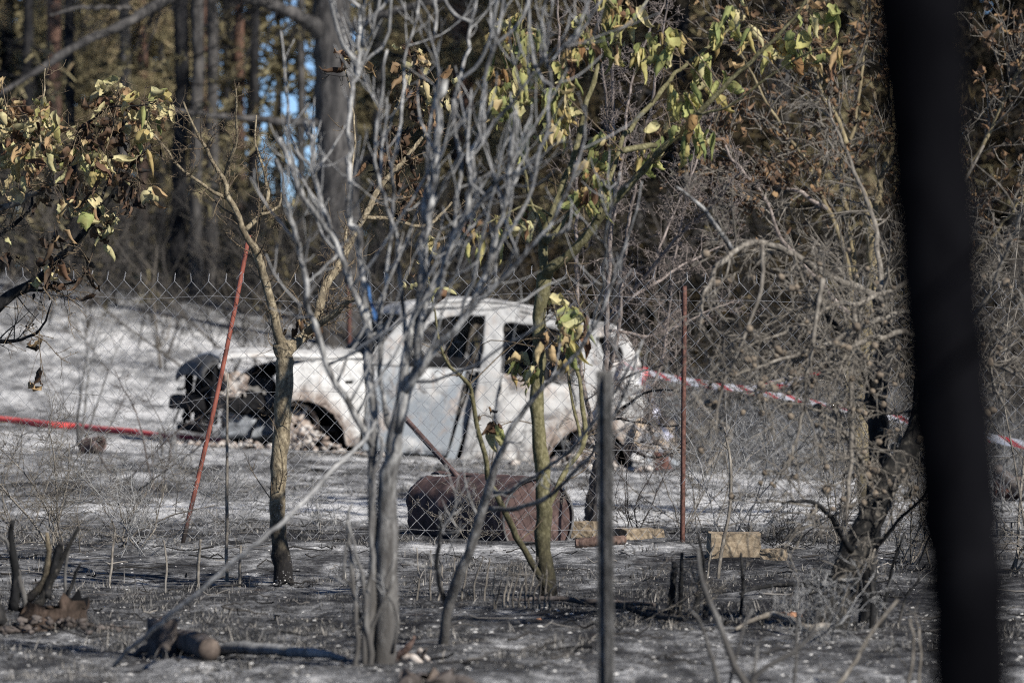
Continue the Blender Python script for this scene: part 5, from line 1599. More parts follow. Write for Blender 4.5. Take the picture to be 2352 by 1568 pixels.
tag(mb.build('leaning_stick', M['grey_twig'], smooth=True), 'long thin pale stick leaning from the ground up to the grey shrub', 'stick')

# ------------------------------------------------------------------ tan barked sapling on the left
D = 23.4
tan = thing('fruit_sapling', 'forked tan barked sapling with a blackened white flecked foot, left of the shrub', 'sapling', base_of(650, 1332, D))
tw = MB(); L_ = []
def tstem(t, pts, D0, D1, mat, n, ln, tw, L_, root=False, buds=(0.5, 0.022), up=0.5, depth=1, name='limb', s=9, sub=(3, 0.5), rough=0.04):
    P, R = px_limb(pts, D0, D1)
    R = R * (.86 if name == 'trunk' else .78)
    if root: P[0][2] = G(P[0][0], P[0][1]) - .06
    m1 = MB(); Q, r = limb(m1, P, R, None, s, .022, .09, rough=rough)
    m1.build(name, M[mat], t, smooth=True)
    if n: sprout(tw, Q, r, n, ln, .4, (40, 85), up, depth, sub, .08, 1, 4, rmin=.0013, seg=6, buds=buds, crook=.16)
    L_.append(Q)
    return Q, r
tstem(tan, [(655, 1340, 62), (650, 1290, 50), (640, 1230, 42), (638, 1150, 42), (643, 1060, 44), (650, 960, 46), (655, 880, 46), (655, 830, 48), (648, 790, 50)], D, 23.4, 'tan_bark', 3, .12, tw, L_, True, name='trunk', s=12)
tstem(tan, [(648, 810, 34), (638, 785, 30), (622, 720, 28), (603, 640, 26), (583, 575, 24), (557, 531, 20), (527, 457, 17), (510, 415, 15), (475, 352, 11), (457, 316, 8), (418, 232, 5)], 23.4, 23.2, 'tan_bark', 22, .20, tw, L_)
tstem(tan, [(512, 420, 12), (527, 369, 11), (545, 316, 9), (543, 260, 7), (541, 208, 4)], 23.3, 23.1, 'tan_bark', 12, .10, tw, L_)
tstem(tan, [(527, 457, 13), (480, 430, 11), (422, 394, 9), (390, 350, 8), (362, 309, 5)], 23.3, 23.0, 'tan_bark', 14, .12, tw, L_)
tstem(tan, [(557, 531, 15), (598, 492, 13), (615, 440, 11), (610, 400, 9), (592, 350, 7), (584, 316, 6), (590, 265, 4)], 23.3, 23.5, 'tan_bark', 14, .10, tw, L_)
tstem(tan, [(600, 492, 10), (635, 475, 8), (640, 440, 5)], 23.3, 23.4, 'tan_bark', 5, .08, tw, L_)
tstem(tan, [(652, 815, 38), (680, 785, 34), (715, 755, 30), (735, 700, 27), (748, 665, 26), (768, 628, 24), (788, 590, 22), (836, 500, 20), (869, 438, 18), (916, 380, 15), (944, 349, 13), (985, 290, 9), (1020, 220, 6)], 23.4, 24.0, 'tan_bark', 26, .22, tw, L_)
tstem(tan, [(705, 762, 26), (745, 735, 22), (790, 700, 18), (818, 680, 12)], 23.4, 23.2, 'tan_bark', 8, .16, tw, L_)
tstem(tan, [(836, 500, 14), (900, 500, 12), (970, 520, 11), (1010, 495, 9), (1040, 460, 6)], 23.8, 24.0, 'tan_bark', 8, .14, tw, L_)
tstem(tan, [(869, 438, 12), (880, 340, 10), (905, 260, 9), (935, 190, 7), (945, 140, 5)], 23.9, 24.2, 'tan_bark', 10, .14, tw, L_)
tstem(tan, [(788, 590, 10), (800, 450, 8), (812, 300, 6), (795, 180, 5), (788, 115, 4)], 23.7, 24.0, 'tan_bark', 6, .14, tw, L_)
# thin twig thicket round the fork
for k in range(26):
    x = RS.uniform(560, 800); D_ = 23.4 + RS.uniform(-.5, .8)
    p0 = L_[RS.choice((0, 1, 6, 7))]; p0 = p0[RS.randint(len(p0) // 6, len(p0))]
    p1 = p0 + np.array((RS.normal(0, .10), RS.normal(0, .1), RS.uniform(.12, .4)))
    Q = crv((p0, (p0 + p1) / 2 + RS.normal(size=3) * .03, p1), 9); r = np.linspace(.0028, .0012, 9)
    tw.tube(Q, r, 4)
    sprout(tw, Q, r, 4, .08, .7, (40, 80), .3, 0, t0=.2, s=3, rmin=.001, seg=4, buds=(.5, .012))
for x, y, n, kinds in ((945, 115, 7, ('yellow', 'black')), (940, 160, 9, ('yellow', 'black', 'black')), (960, 215, 10, ('yellow', 'black', 'brown')), (985, 250, 9, ('yellow', 'black')), (985, 285, 7, ('black', 'brown')),
                       (900, 320, 12, ('black',)), (880, 350, 9, ('black', 'black', 'brown')), (915, 365, 8, ('black', 'brown')), (880, 415, 6, ('black',)), (945, 440, 9, ('black', 'brown')), (960, 470, 6, ('black',)),
                       (800, 118, 4, ('yellow', 'black')), (785, 128, 3, ('black',)), (990, 545, 3, ('yellow', 'brown')), (1005, 640, 3, ('yellow', 'green')), (940, 630, 3, ('yellow', 'brown')), (690, 745, 8, ('black',)), (1040, 190, 6, ('yellow', 'black'))):
    leaf_cluster(tw, L_, at(x, y, 23.9), int(n * 1.5), kinds, tan, 0.032, 1.0, 0.5)
tw.build('twig_mass', M['tan_twig'], tan, kind='stuff')
leaf_rest(tan)

# ------------------------------------------------------------------ olive barked sapling with wilted green leaves
D = 21.8
olv = thing('fruit_sapling', 'olive barked sapling hung with wilted yellow-green leaves, centre right', 'sapling', base_of(1258, 1372, D))
tw = MB(); L_ = []
def os_(pts, D0, D1, n=6, ln=.16, **kw): return tstem(olv, pts, D0, D1, 'olive_bark', n, ln, tw, L_, depth=0, buds=(.25, .012), **kw)
os_([(1268, 1378, 62), (1258, 1330, 46), (1250, 1240, 42), (1247, 1150, 42), (1242, 1050, 40), (1237, 950, 38), (1237, 850, 36), (1238, 760, 36), (1242, 690, 36), (1250, 625, 38)], D, D, 3, .1, root=True, name='trunk', s=12, rough=.03)
os_([(1250, 640, 34), (1262, 615, 32), (1325, 563, 28), (1372, 504, 26), (1431, 436, 24), (1478, 382, 22), (1524, 333, 19), (1600, 260, 16), (1690, 175, 13), (1780, 90, 10), (1860, -10, 7)], 21.8, 21.3, 14)
os_([(1250, 630, 30), (1252, 551, 26), (1267, 497, 23), (1295, 422, 21), (1313, 373, 19), (1337, 293, 17), (1356, 211, 16), (1379, 141, 14), (1431, 70, 11), (1468, 23, 9), (1500, -20, 7)], 21.8, 22.2, 10)
os_([(1372, 504, 16), (1431, 328, 13), (1454, 293, 15), (1524, 213, 14), (1562, 164, 12), (1630, 108, 10), (1700, 50, 7)], 21.6, 22.3, 10)
os_([(1505, 335, 18), (1470, 342, 19), (1432, 352, 18)], 21.4, 21.2, 0)
os_([(1252, 560, 18), (1290, 520, 14), (1312, 480, 8)], 21.8, 21.9, 2)
os_([(1250, 560, 12), (1215, 450, 10), (1196, 330, 9), (1182, 180, 8), (1196, 60, 6), (1200, -30, 4)], 21.8, 21.6, 12)
os_([(1255, 1352, 22), (1202, 1259, 20), (1174, 1214, 19), (1148, 1158, 17), (1122, 1105, 16), (1111, 1060, 15), (1092, 989, 14), (1080, 916, 13), (1067, 878, 12), (1035, 846, 10), (1010, 802, 9), (994, 720, 6), (975, 640, 4)], 21.7, 21.3, 12)
os_([(1250, 1180, 16), (1298, 1087, 15), (1335, 1035, 15), (1348, 990, 14), (1340, 900, 13), (1318, 820, 10), (1290, 740, 8), (1262, 660, 6)], 21.9, 22.2, 10)
os_([(1340, 1030, 11), (1320, 950, 10), (1300, 850, 9), (1302, 760, 7), (1340, 700, 5)], 22.0, 22.3, 6)
os_([(1600, 262, 10), (1680, 240, 8), (1780, 160, 7), (1850, 120, 5), (1910, 110, 4)], 21.3, 21.0, 8)
os_([(1267, 497, 9), (1210, 470, 7), (1150, 500, 6), (1100, 525, 4)], 21.8, 21.7, 5)
GC = [(1188, 45, 8), (1215, 60, 6), (1160, 90, 9), (1195, 100, 9), (1180, 140, 10), (1150, 170, 9), (1200, 165, 7), (1165, 205, 10), (1195, 225, 8), (1160, 245, 8), (1290, 165, 6), (1283, 205, 10), (1270, 240, 9), (1290, 270, 7),
      (1340, 60, 6), (1360, 90, 6), (1330, 110, 8), (1385, 50, 6), (1405, 90, 7), (1440, 40, 8), (1455, 15, 6), (1395, 10, 6), (1300, 140, 6), (1255, 215, 6), (1225, 300, 4),
      (1370, 360, 10), (1352, 400, 10), (1385, 410, 8), (1340, 435, 7), (1400, 330, 6), (1365, 445, 6), (1480, 352, 9), (1505, 305, 5), (1475, 120, 5), (1490, 125, 4), (1525, 110, 7), (1520, 80, 5), (1555, 82, 6),
      (1560, 215, 6), (1585, 230, 8), (1565, 290, 6), (1600, 300, 6), (1590, 330, 5), (1620, 140, 7), (1660, 60, 6), (1690, 20, 6), (1720, 70, 4), (1780, 100, 6), (1820, 110, 6), (1850, 125, 5), (1912, 110, 6), (1900, 20, 5), (1860, 40, 5), (1640, 190, 7),
      (1215, 470, 5), (1180, 500, 5), (1150, 525, 5), (1090, 520, 5), (1100, 545, 4), (1275, 690, 5), (1300, 720, 5), (1330, 745, 7), (1290, 780, 6), (1200, 845, 6), (1215, 860, 5), (1280, 840, 4), (1250, 800, 3), (1128, 958, 4), (1132, 985, 4), (1345, 740, 4)]
for x, y, n in GC:
    kinds = ('green', 'green', 'green', 'yellow') if y < 640 else ('green', 'brown', 'yellow')
    leaf_cluster(tw, L_, at(x, y, 21.6 + RS.uniform(-.3, .5)), max(3, int(n * 1.35)), kinds, olv, 0.024, 0.98, 0.30)
tw.build('twig_mass', M['tan_twig'], olv, kind='stuff')
leaf_rest(olv)

# ------------------------------------------------------------------ thorny plum thicket behind the fence
D = 31.0
thn = thing('thorny_shrub', 'tall thorny shrub of thin reddish grey stems behind the olive sapling', 'shrub', base_of(1355, 1195, D))
tw = MB(); L_ = []
def ts(pts, D0=31, D1=31, n=26, ln=.22, **kw): return tstem(thn, [(x, y, w * (.7 if kw.get('mat') else .9)) for x, y, w in pts], D0, D1, kw.pop('mat', 'red_twig'), n, ln, tw, L_, buds=(.8, .024), up=.15, depth=2, s=6, sub=(2.2, .5), name='stem', **kw)
ts([(1352, 1200, 52), (1362, 1130, 40), (1378, 1020, 30), (1388, 880, 22), (1392, 750, 18), (1398, 600, 16), (1408, 400, 15), (1407, 250, 13), (1400, 100, 10), (1390, -30, 7)], 31, 30.6, 46, root=True)
ts([(1376, 1030, 18), (1335, 850, 14), (1328, 704, 13), (1326, 550, 12), (1325, 392, 11), (1290, 200, 9), (1285, 0, 7)], 31, 31.4, 40)
ts([(1386, 900, 18), (1420, 780, 14), (1432, 640, 13), (1446, 520, 12), (1470, 380, 11), (1500, 220, 9), (1540, -20, 6)], 31, 30.4, 44)
ts([(1392, 750, 14), (1470, 650, 12), (1560, 545, 10), (1640, 470, 8), (1710, 390, 5)], 31, 30.3, 36)
ts([(1395, 720, 12), (1500, 655, 11), (1600, 592, 9), (1700, 548, 6)], 31, 31.5, 32)
ts([(1400, 560, 11), (1430, 380, 10), (1450, 200, 8), (1500, 60, 6), (1540, -20, 4)], 31, 31.3, 36)
ts([(1408, 380, 10), (1390, 200, 9), (1376, 60, 7), (1370, -20, 5)], 30.8, 30.4, 24)
ts([(1560, 545, 8), (1580, 450, 7), (1600, 330, 5), (1640, 200, 4)], 30.6, 30.4, 20)
ts([(1500, 650, 9), (1520, 560, 8), (1600, 380, 6), (1640, 260, 4)], 31.2, 31.6, 20)
ts([(1392, 760, 12), (1500, 770, 10), (1600, 730, 8), (1690, 690, 5)], 31, 31.4, 26)
ts([(1380, 980, 15), (1450, 920, 12), (1500, 895, 10), (1560, 900, 7)], 31, 30.4, 16, mat='char_bark')
ts([(1378, 1010, 14), (1440, 1030, 12), (1500, 1050, 10), (1560, 1030, 8), (1600, 990, 5)], 30.9, 30.3, 16, mat='char_bark')
ts([(1382, 960, 13), (1440, 960, 11), (1510, 975, 9), (1580, 970, 6)], 31, 30.6, 14, mat='char_bark')
ts([(1386, 890, 13), (1450, 860, 11), (1530, 830, 8), (1590, 800, 5)], 31, 31.3, 14, mat='char_bark')
ts([(1545, 1050, 14), (1500, 1000, 13), (1490, 930, 12), (1520, 820, 10), (1540, 700, 9), (1555, 560, 7), (1590, 380, 4)], 31.6, 31.6, 24)
tw.build('twig_mass', M['red_twig'], thn, kind='stuff')

# ------------------------------------------------------------------ gnarled tree with round galls on the right
D = 19.6
gal = thing('gall_tree', 'gnarled charred tree with drooping twigs full of round tan galls, right', 'tree', base_of(1915, 1445, D))
tw = MB(); L_ = []; ends = []
def gs(pts, D0, D1, mat, n, ln, name='limb', s=9, root=False, droop=.5, depth=2):
    P, R = px_limb(pts, D0, D1)
    if root: P[0][2] = G(P[0][0], P[0][1]) - .06
    m1 = MB(); Q, r = limb(m1, P, R, None, s, .03, .06, rough=.08)
    m1.build(name, M[mat], gal, smooth=True)
    if n: sprout(tw, Q, r, int(n * 1.35), ln, .45, (35, 80), .15, depth, (3.6, .55), .1, 1, 4, droop=droop, rmin=.0017, seg=7, ends=ends, crook=.14)
    L_.append(Q); return Q, r
gs([(1898, 1465, 96), (1918, 1370, 80), (1955, 1265, 66), (2000, 1178, 60), (2050, 1078, 56), (2078, 1036, 50), (2100, 960, 40), (2110, 860, 30)], 19.6, 19.8, 'mottled_bark', 10, .3, 'trunk', 14, True)
gs([(1990, 1440, 46), (2000, 1300, 44), (2011, 1148, 44), (2021, 1010, 46), (2016, 915, 52), (2024, 860, 44), (2034, 780, 40), (2028, 720, 36), (2020, 672, 34)], 19.9, 20.1, 'char_bark', 8, .3, 'trunk', 12, True)
gs([(2012, 905, 34), (1985, 860, 30), (1958, 815, 24), (1925, 770, 18), (1890, 720, 13), (1850, 690, 8)], 20.0, 19.4, 'char_bark', 10, .35)
gs([(2020, 690, 20), (1960, 665, 17), (1889, 623, 16), (1832, 593, 15), (1775, 566, 15), (1718, 559, 15), (1668, 582, 13), (1630, 627, 11), (1615, 681, 8), (1600, 760, 5)], 20.0, 19.0, 'dry_twig', 16, .28)
gs([(1680, 572, 12), (1640, 520, 10), (1600, 470, 8), (1556, 430, 5)], 19.2, 19.0, 'grey_bark', 5, .2)
gs([(2100, 770, 13), (2020, 775, 13), (1940, 800, 12), (1860, 850, 11), (1780, 880, 9), (1700, 930, 6)], 19.6, 18.9, 'dry_twig', 14, .25)
gs([(2110, 720, 13), (2030, 735, 13), (1950, 770, 12), (1880, 800, 10), (1800, 830, 8), (1690, 870, 5)], 19.6, 19.0, 'dry_twig', 14, .25)
gs([(2090, 640, 12), (2000, 690, 12), (1920, 700, 11), (1850, 740, 9), (1780, 770, 7), (1700, 800, 4)], 19.7, 19.1, 'dry_twig', 14, .25)
gs([(1960, 700, 14), (1965, 800, 13), (1955, 900, 12), (1960, 1000, 11), (1955, 1100, 9), (1945, 1200, 6)], 19.5, 19.3, 'dry_twig', 12, .25)
gs([(1890, 640, 11), (1870, 760, 10), (1850, 880, 9), (1835, 1000, 7), (1800, 1080, 4)], 19.2, 19.0, 'dry_twig', 12, .25)
gs([(1750, 562, 10), (1740, 680, 9), (1700, 790, 7), (1660, 880, 6), (1640, 980, 4)], 19.1, 18.9, 'dry_twig', 12, .22)
gs([(2034, 760, 13), (2080, 680, 12), (2130, 560, 10), (2200, 440, 8), (2260, 330, 5)], 20.1, 20.4, 'dry_twig', 14, .3)
gs([(2105, 880, 15), (2180, 800, 13), (2260, 700, 11), (2310, 600, 9), (2350, 480, 6)], 19.8, 19.5, 'dry_twig', 18, .3)
gs([(2110, 900, 13), (2200, 850, 12), (2270, 830, 10), (2340, 870, 8), (2390, 950, 5)], 19.8, 19.5, 'dry_twig', 18, .3)
gs([(2020, 690, 14), (2010, 560, 12), (1980, 450, 10), (1930, 340, 8), (1900, 230, 5)], 20.1, 20.4, 'dry_twig', 14, .3)
gs([(1955, 1265, 16), (1900, 1180, 12), (1850, 1150, 9), (1800, 1160, 6)], 19.5, 19.1, 'char_bark', 8, .25)
gs([(2011, 1148, 13), (1970, 1050, 11), (1920, 980, 9), (1860, 950, 6)], 19.8, 19.2, 'dry_twig', 10, .25)
gs([(1990, 1290, 10), (2050, 1210, 9), (2110, 1150, 7), (2160, 1060, 5)], 19.7, 19.4, 'char_bark', 8, .25)
tw.build('twig_mass', M['dry_twig'], gal, kind='stuff')
M['gall'] = plain('tan_gall', ((0.045, 0.037, 0.03), (0.13, 0.105, 0.08), (0.22, 0.18, 0.135)), 30, 0.8, 0.2, 0.5)
def gall_mesh(k):
    bm = bmesh.new(); bmesh.ops.create_icosphere(bm, subdivisions=2, radius=0.0165)
    for v in bm.verts:
        v.co *= 1 + 0.12 * (float(vnoise(v.co.x * 90 + k * 7, v.co.y * 90, v.co.z * 90)) - .5) * 2
        if v.co.z > 0.013: v.co.z += 0.006
    for f in bm.faces: f.smooth = True
    me = bpy.data.meshes.new('gall'); bm.to_mesh(me); bm.free(); me.materials.append(M['gall']); return me
gm = [gall_mesh(k) for k in range(3)]
random.shuffle(ends)
cnt = 0
for p, d in ends:
    if cnt >= 200: break
    x_ = p[0] / p[1] * K + 1176; y_ = 784 - (p[2] - CAM_H) / p[1] * K
    if not (560 < y_ < 1180): continue
    o = bpy.data.objects.new('gall', gm[cnt % 3])
    o.location = Vector(tuple(p + d * 0.012)) - gal.location
    o.rotation_euler = (RS.uniform(0, 6), RS.uniform(0, 6), 0)
    s_ = RS.uniform(.45, .95); o.scale = (s_, s_, s_)
    o.parent = gal; col.objects.link(o); cnt += 1

# ------------------------------------------------------------------ tree with curled brown leaves behind it
D = 32.5
brn = thing('leafy_tree', 'tree full of small curled brown leaves behind the gall tree', 'tree', base_of(1990, 1176, D))
tw = MB(); L_ = []; ends = []
def bs(pts, D0, D1, mat, n, ln, name='limb', s=8, root=False, depth=2):
    P, R = px_limb(pts, D0, D1)
    if root: P[0][2] = G(P[0][0], P[0][1]) - .06
    m1 = MB(); Q, r = limb(m1, P, R, None, s, .04, .08, rough=.05)
    m1.build(name, M[mat], brn, smooth=True)
    if n: sprout(tw, Q, r, int(n * 1.25), ln, .45, (25, 65), .25, depth, (3.4, .52), .2, 1, 3, rmin=.0025, seg=6, ends=ends, crook=.14)
    L_.append(Q); return Q, r
bs([(1992, 1180, 44), (1985, 1050, 36), (1978, 900, 32), (1990, 760, 30), (2005, 640, 30), (2000, 540, 26), (1980, 440, 20)], D, D, 'yellow_bark', 6, .5, 'trunk', 12, True)
bs([(1990, 1100, 20), (1960, 980, 18), (1945, 860, 16), (1950, 720, 15), (1940, 600, 14), (1900, 480, 12), (1850, 380, 10), (1800, 300, 8), (1740, 200, 6), (1690, 100, 4)], D, 32.2, 'yellow_bark', 30, .5)
bs([(1985, 1050, 18), (2010, 920, 16), (2000, 800, 15), (1970, 660, 14), (1945, 520, 13), (1930, 414, 11), (1935, 360, 10), (1966, 265, 8), (1987, 83, 6), (1990, -20, 4)], D, 33, 'yellow_bark', 30, .5)
bs([(1945, 330, 13), (1929, 290, 12), (1900, 236, 11), (1871, 157, 10), (1856, 62, 9), (1858, -20, 7)], 32.4, 32.2, 'yellow_bark', 26, .45)
bs([(1950, 720, 13), (1860, 620, 11), (1792, 540, 10), (1751, 447, 9), (1690, 370, 7), (1643, 300, 5)], 32.2, 31.8, 'red_twig', 26, .45)
bs([(2000, 560, 16), (2030, 420, 13), (2060, 300, 11), (2050, 160, 9), (2080, 0, 6)], 32.6, 33.2, 'yellow_bark', 26, .5)
bs([(2000, 620, 14), (2100, 520, 12), (2200, 420, 10), (2290, 260, 8), (2350, 120, 5)], 32.6, 32, 'yellow_bark', 26, .5)
bs([(2005, 700, 13), (2140, 640, 11), (2260, 560, 9), (2360, 430, 6)], 32.6, 32.2, 'yellow_bark', 24, .5)
bs([(1900, 480, 10), (1820, 440, 9), (1740, 420, 7), (1670, 440, 4)], 32.3, 32, 'red_twig', 18, .4)
tw.build('twig_mass', M['dry_twig'], brn, kind='stuff')
random.shuffle(ends); cnt = 0
for p, d in ends:
    if cnt >= 300: break
    x_ = p[0] / p[1] * K + 1176; y_ = 784 - (p[2] - CAM_H) / p[1] * K
    if x_ < 1600 or x_ > 2380 or y_ < -20 or y_ > 560: continue
    if 2075 < x_ < 2200: continue
    put_leaf('brown', p, brn, 1.2, 0.9); cnt += 1
lm = MB()
base_l = [np.array([v.co[:] for v in me.vertices]) for me in LEAF['brown']]
quads_l = np.array([p.vertices[:] for p in LEAF['brown'][0].polygons])
for p, d in ends[300:1800]:
    if 784 - (p[2] - CAM_H) / p[1] * K > 470: continue
    th = RS.uniform(0, 6.283, 3)
    Rm = np.array(Matrix.Rotation(th[2], 3, 'Z') @ Matrix.Rotation(RS.normal() * .9, 3, 'X') @ Matrix.Rotation(RS.normal() * .9, 3, 'Y'))
    lm.add(base_l[RS.randint(4)] @ Rm.T * RS.uniform(.6, 1.3) + p, quads_l, None, RS.uniform(0, 1))
M['small_brown'] = tinted('small_brown_leaves', ((0, (0.04, 0.03, 0.024)), (0.5, (0.11, 0.072, 0.047)), (0.85, (0.19, 0.12, 0.07)), (1, (0.28, 0.19, 0.10))), .85, .15)
lm.build('leaf_mass', M['small_brown'], brn, kind='stuff')

# ------------------------------------------------------------------ leafy branches reaching in from the left
D = 25.0
lef = thing('leafy_tree', 'tree at the left edge with dark limbs and clusters of scorched yellow leaves', 'tree', base_of(-130, 1290, D))
tw = MB(); L_ = []
def ls(pts, D0, D1, mat, n, ln=.2, **kw): return tstem(lef, pts, D0, D1, mat, n, ln, tw, L_, buds=(.3, .015), up=.2, **kw)
ls([(-140, 1310, 80), (-130, 1100, 62), (-110, 930, 54), (-70, 790, 46), (0, 702, 34), (70, 660, 27), (116, 618, 22), (151, 586, 20), (204, 526, 17), (218, 508, 15), (246, 468, 13), (281, 415, 11), (313, 373, 8), (345, 340, 5)], 25.2, 24.8, 'char_bark', 26, .24, root=True, name='trunk')
ls([(216, 512, 13), (190, 488, 12), (158, 457, 11), (134, 429, 9), (112, 424, 8)], 24.9, 24.7, 'tan_bark', 8)
ls([(-110, 930, 40), (-90, 700, 34), (-50, 540, 28), (0, 482, 22), (53, 460, 18), (90, 442, 16), (115, 424, 14)], 25.2, 24.8, 'dry_twig', 8)
ls([(112, 425, 10), (70, 394, 9), (53, 352, 7), (40, 300, 6), (20, 250, 4)], 24.8, 24.6, 'tan_bark', 10)
ls([(150, 455, 9), (160, 380, 8), (180, 320, 8), (220, 270, 7), (260, 245, 6), (340, 245, 5), (365, 235, 3)], 24.8, 24.5, 'char_bark', 14)
ls([(120, 422, 8), (105, 360, 7), (90, 290, 6), (100, 220, 5), (104, 155, 3)], 24.8, 25.0, 'tan_bark', 10)
ls([(204, 526, 9), (240, 440, 8), (265, 390, 7), (268, 320, 5), (262, 260, 3)], 24.9, 25.1, 'char_bark', 12)
ls([(-60, 640, 20), (-20, 560, 16), (30, 520, 12), (70, 470, 9), (60, 400, 6)], 25, 25.3, 'char_bark', 12)
ls([(-60, 780, 14), (20, 780, 11), (70, 770, 9), (100, 740, 7), (115, 690, 4)], 25, 24.7, 'char_bark', 14)
ls([(60, 665, 9), (120, 655, 8), (180, 640, 6), (200, 600, 4)], 24.9, 24.7, 'char_bark', 12)
YC = [(10, 240, 7, 0), (25, 265, 7, 0), (40, 300, 8, 0), (65, 285, 7, 0), (15, 320, 9, 0), (50, 330, 8, 0), (80, 320, 8, 0), (100, 290, 7, 0), (112, 320, 7, 0), (95, 240, 5, 0), (110, 260, 6, 0), (20, 360, 6, 0), (75, 350, 8, 0), (120, 340, 7, 0),
      (145, 345, 6, 0), (165, 350, 6, 1), (240, 250, 5, 1), (255, 270, 7, 1), (270, 205, 5, 0), (280, 215, 5, 0), (230, 230, 4, 0), (225, 285, 7, 1), (300, 250, 6, 1), (325, 240, 6, 0), (350, 230, 8, 0), (365, 245, 5, 0), (260, 300, 8, 2), (205, 300, 6, 2),
      (210, 340, 8, 0), (225, 365, 9, 0), (240, 350, 7, 0), (225, 390, 6, 1), (205, 315, 5, 2), (335, 300, 7, 0), (345, 320, 6, 2), (320, 330, 5, 2), (280, 380, 6, 2), (290, 400, 5, 2), (150, 395, 5, 1), (180, 455, 6, 0), (200, 480, 6, 0), (225, 475, 6, 2),
      (240, 500, 6, 2), (250, 520, 4, 2), (325, 450, 6, 2), (310, 440, 4, 1), (285, 445, 4, 1), (140, 465, 5, 2), (95, 455, 4, 2), (40, 440, 4, 1), (205, 655, 3, 2), (190, 610, 4, 2), (85, 750, 3, 2), (100, 860, 3, 2), (15, 200, 4, 1), (5, 580, 3, 2), (130, 560, 4, 2), (115, 590, 4, 2), (90, 640, 4, 2)]
for x, y, n, k in YC:
    kinds = (('yellow', 'yellow', 'yellow', 'green'), ('yellow', 'brown', 'brown', 'black'), ('black', 'black', 'black', 'yellow'))[k]
    leaf_cluster(tw, L_, at(x, y, 24.7 + RS.uniform(-.3, .4)), max(3, int(n * 1.6)), kinds, lef, 0.034, 1.0, 0.6)
tw.build('twig_mass', M['tan_twig'], lef, kind='stuff')
leaf_rest(lef)

# ------------------------------------------------------------------ coal black trunk close to the camera
D = 5.2
coal = thing('charred_tree', 'out of focus coal black tree trunk close to the camera at the right', 'tree', base_of(2260, 0, D))
mb = MB()
P = [at(2270, 0, D), at(2232, 1568, D), at(2206, 1200, D), at(2170, 800, D), at(2140, 400, D), at(2112, 0, D), at(2105, -500, D), at(2080, -1200, D)]
P[0][2] = G(P[0][0], D) - .1
limb(mb, P, [w_ * .5 * D / K for w_ in (225, 188, 198, 196, 202, 212, 206, 170)], 60, 18, .006, .03, rough=.05)
mb.build('trunk', M['dark_trunk'], coal, smooth=True)
tw = MB()
for pts in ([(2230, 830, 26), (2260, 790, 16), (2300, 770, 8)], [(2100, -900, 60), (2250, -1200, 40), (2450, -1500, 20)], [(2240, 600, 14), (2262, 570, 10), (2280, 560, 5)]):
    P, R = px_limb(pts, D, D - .2); limb(tw, P, R, 12, 7, .01, .1)
tw.build('branch_stub_mass', M['dark_trunk'], coal, smooth=True, kind='stuff')

# ------------------------------------------------------------------ low shrubs, dry stems, stubs
def low_shrub(label, x, D, n, h, spread, mat, twn=8, tln=.2, lean=0.0, r=.005, name='low_shrub', depth=2, sub=(3, .55), stems_visible=True):
    t = thing(name, label, 'shrub', base_of(x, 0, D)); b_ = np.array(t.location)
    tw = MB()
    for k in range(n):
        p0 = b_ + np.array((RS.normal() * spread * .18, RS.normal() * spread * .18, 0)); p0[2] = G(p0[0], p0[1]) - .02
        p1 = p0 + np.array((RS.normal() * spread + lean * h, RS.normal() * spread * .7, h * RS.uniform(.5, 1.1)))
        m1 = MB()
        Q, rr = limb(m1, (p0, (p0 + p1) / 2 + RS.normal(size=3) * h * .07, p1), np.array((1, .75, .4)) * r * RS.uniform(.6, 1.2), 14, 5, .03, .08)
        m1.build('stem', M[mat], t, smooth=True)
        sprout(tw, Q, rr, twn, tln, .55, (30, 75), .15, depth, sub, .1, 1, 3, rmin=.0011, seg=5, crook=.18)
    tw.build('twig_mass', M[mat], t, kind='stuff')
    return t
low_shrub('tan thorny low shrub in front of the fence at the far left', 125, 26.6, 8, .62, .30, 'dry_twig', 9, .30)
low_shrub('fine twigged low shrub left of the leaning red post', 285, 27.2, 6, .45, .30, 'dry_twig', 9, .26)
low_shrub('dark wiry shrublet on the ash right of the broad tan block', 1800, 26.5, 7, .24, .16, 'char_bark', 8, .16, r=.003)
low_shrub('small grey twig tuft behind the fence between tan sapling and shrub', 735, 29.5, 5, .32, .14, 'grey_twig', 6, .14, r=.0035)
low_shrub('thin twig tangle against the near flank of the rusty tank', 1090, 27.4, 6, .30, .20, 'dry_twig', 7, .16, r=.0025)
low_shrub('bristling grey brush behind the car tail, left of the upright post', 1540, 50.5, 7, .75, .5, 'dry_twig', 7, .35, r=.008)
low_shrub('grey brush heap on the ash right of the upright brown post', 1690, 46.0, 14, .6, .6, 'grey_twig', 8, .35, r=.009)
low_shrub('grey brush heap behind the gall tree at the tape', 1880, 45.0, 12, .65, .6, 'grey_twig', 8, .35, r=.009)
low_shrub('pale twiggy bush at the right edge below the tape', 2320, 33.0, 9, .55, .35, 'grey_twig', 8, .25, r=.005)
low_shrub('wiry grey bush in front of the leaning red post foot', 330, 25.8, 7, .42, .28, 'grey_twig', 9, .24, r=.003)
low_shrub('sparse tan bush at the left edge behind the fence', 20, 29.5, 8, .75, .35, 'dry_twig', 9, .32, r=.004)
low_shrub('fine grey twig bush between the red post and the tan sapling', 560, 30.5, 6, .45, .25, 'grey_twig', 8, .22, r=.003)
low_shrub('thin twig bush behind the fence right of the olive sapling', 1460, 29.0, 5, .70, .25, 'red_twig', 6, .26, r=.004)
low_shrub('pale twig bush behind the upright brown post', 1600, 30.0, 9, .95, .36, 'dry_twig', 9, .34, r=.004)
low_shrub('tangled grey bush under the arching gall branch', 1720, 28.8, 9, .85, .40, 'grey_twig', 9, .32, r=.004)
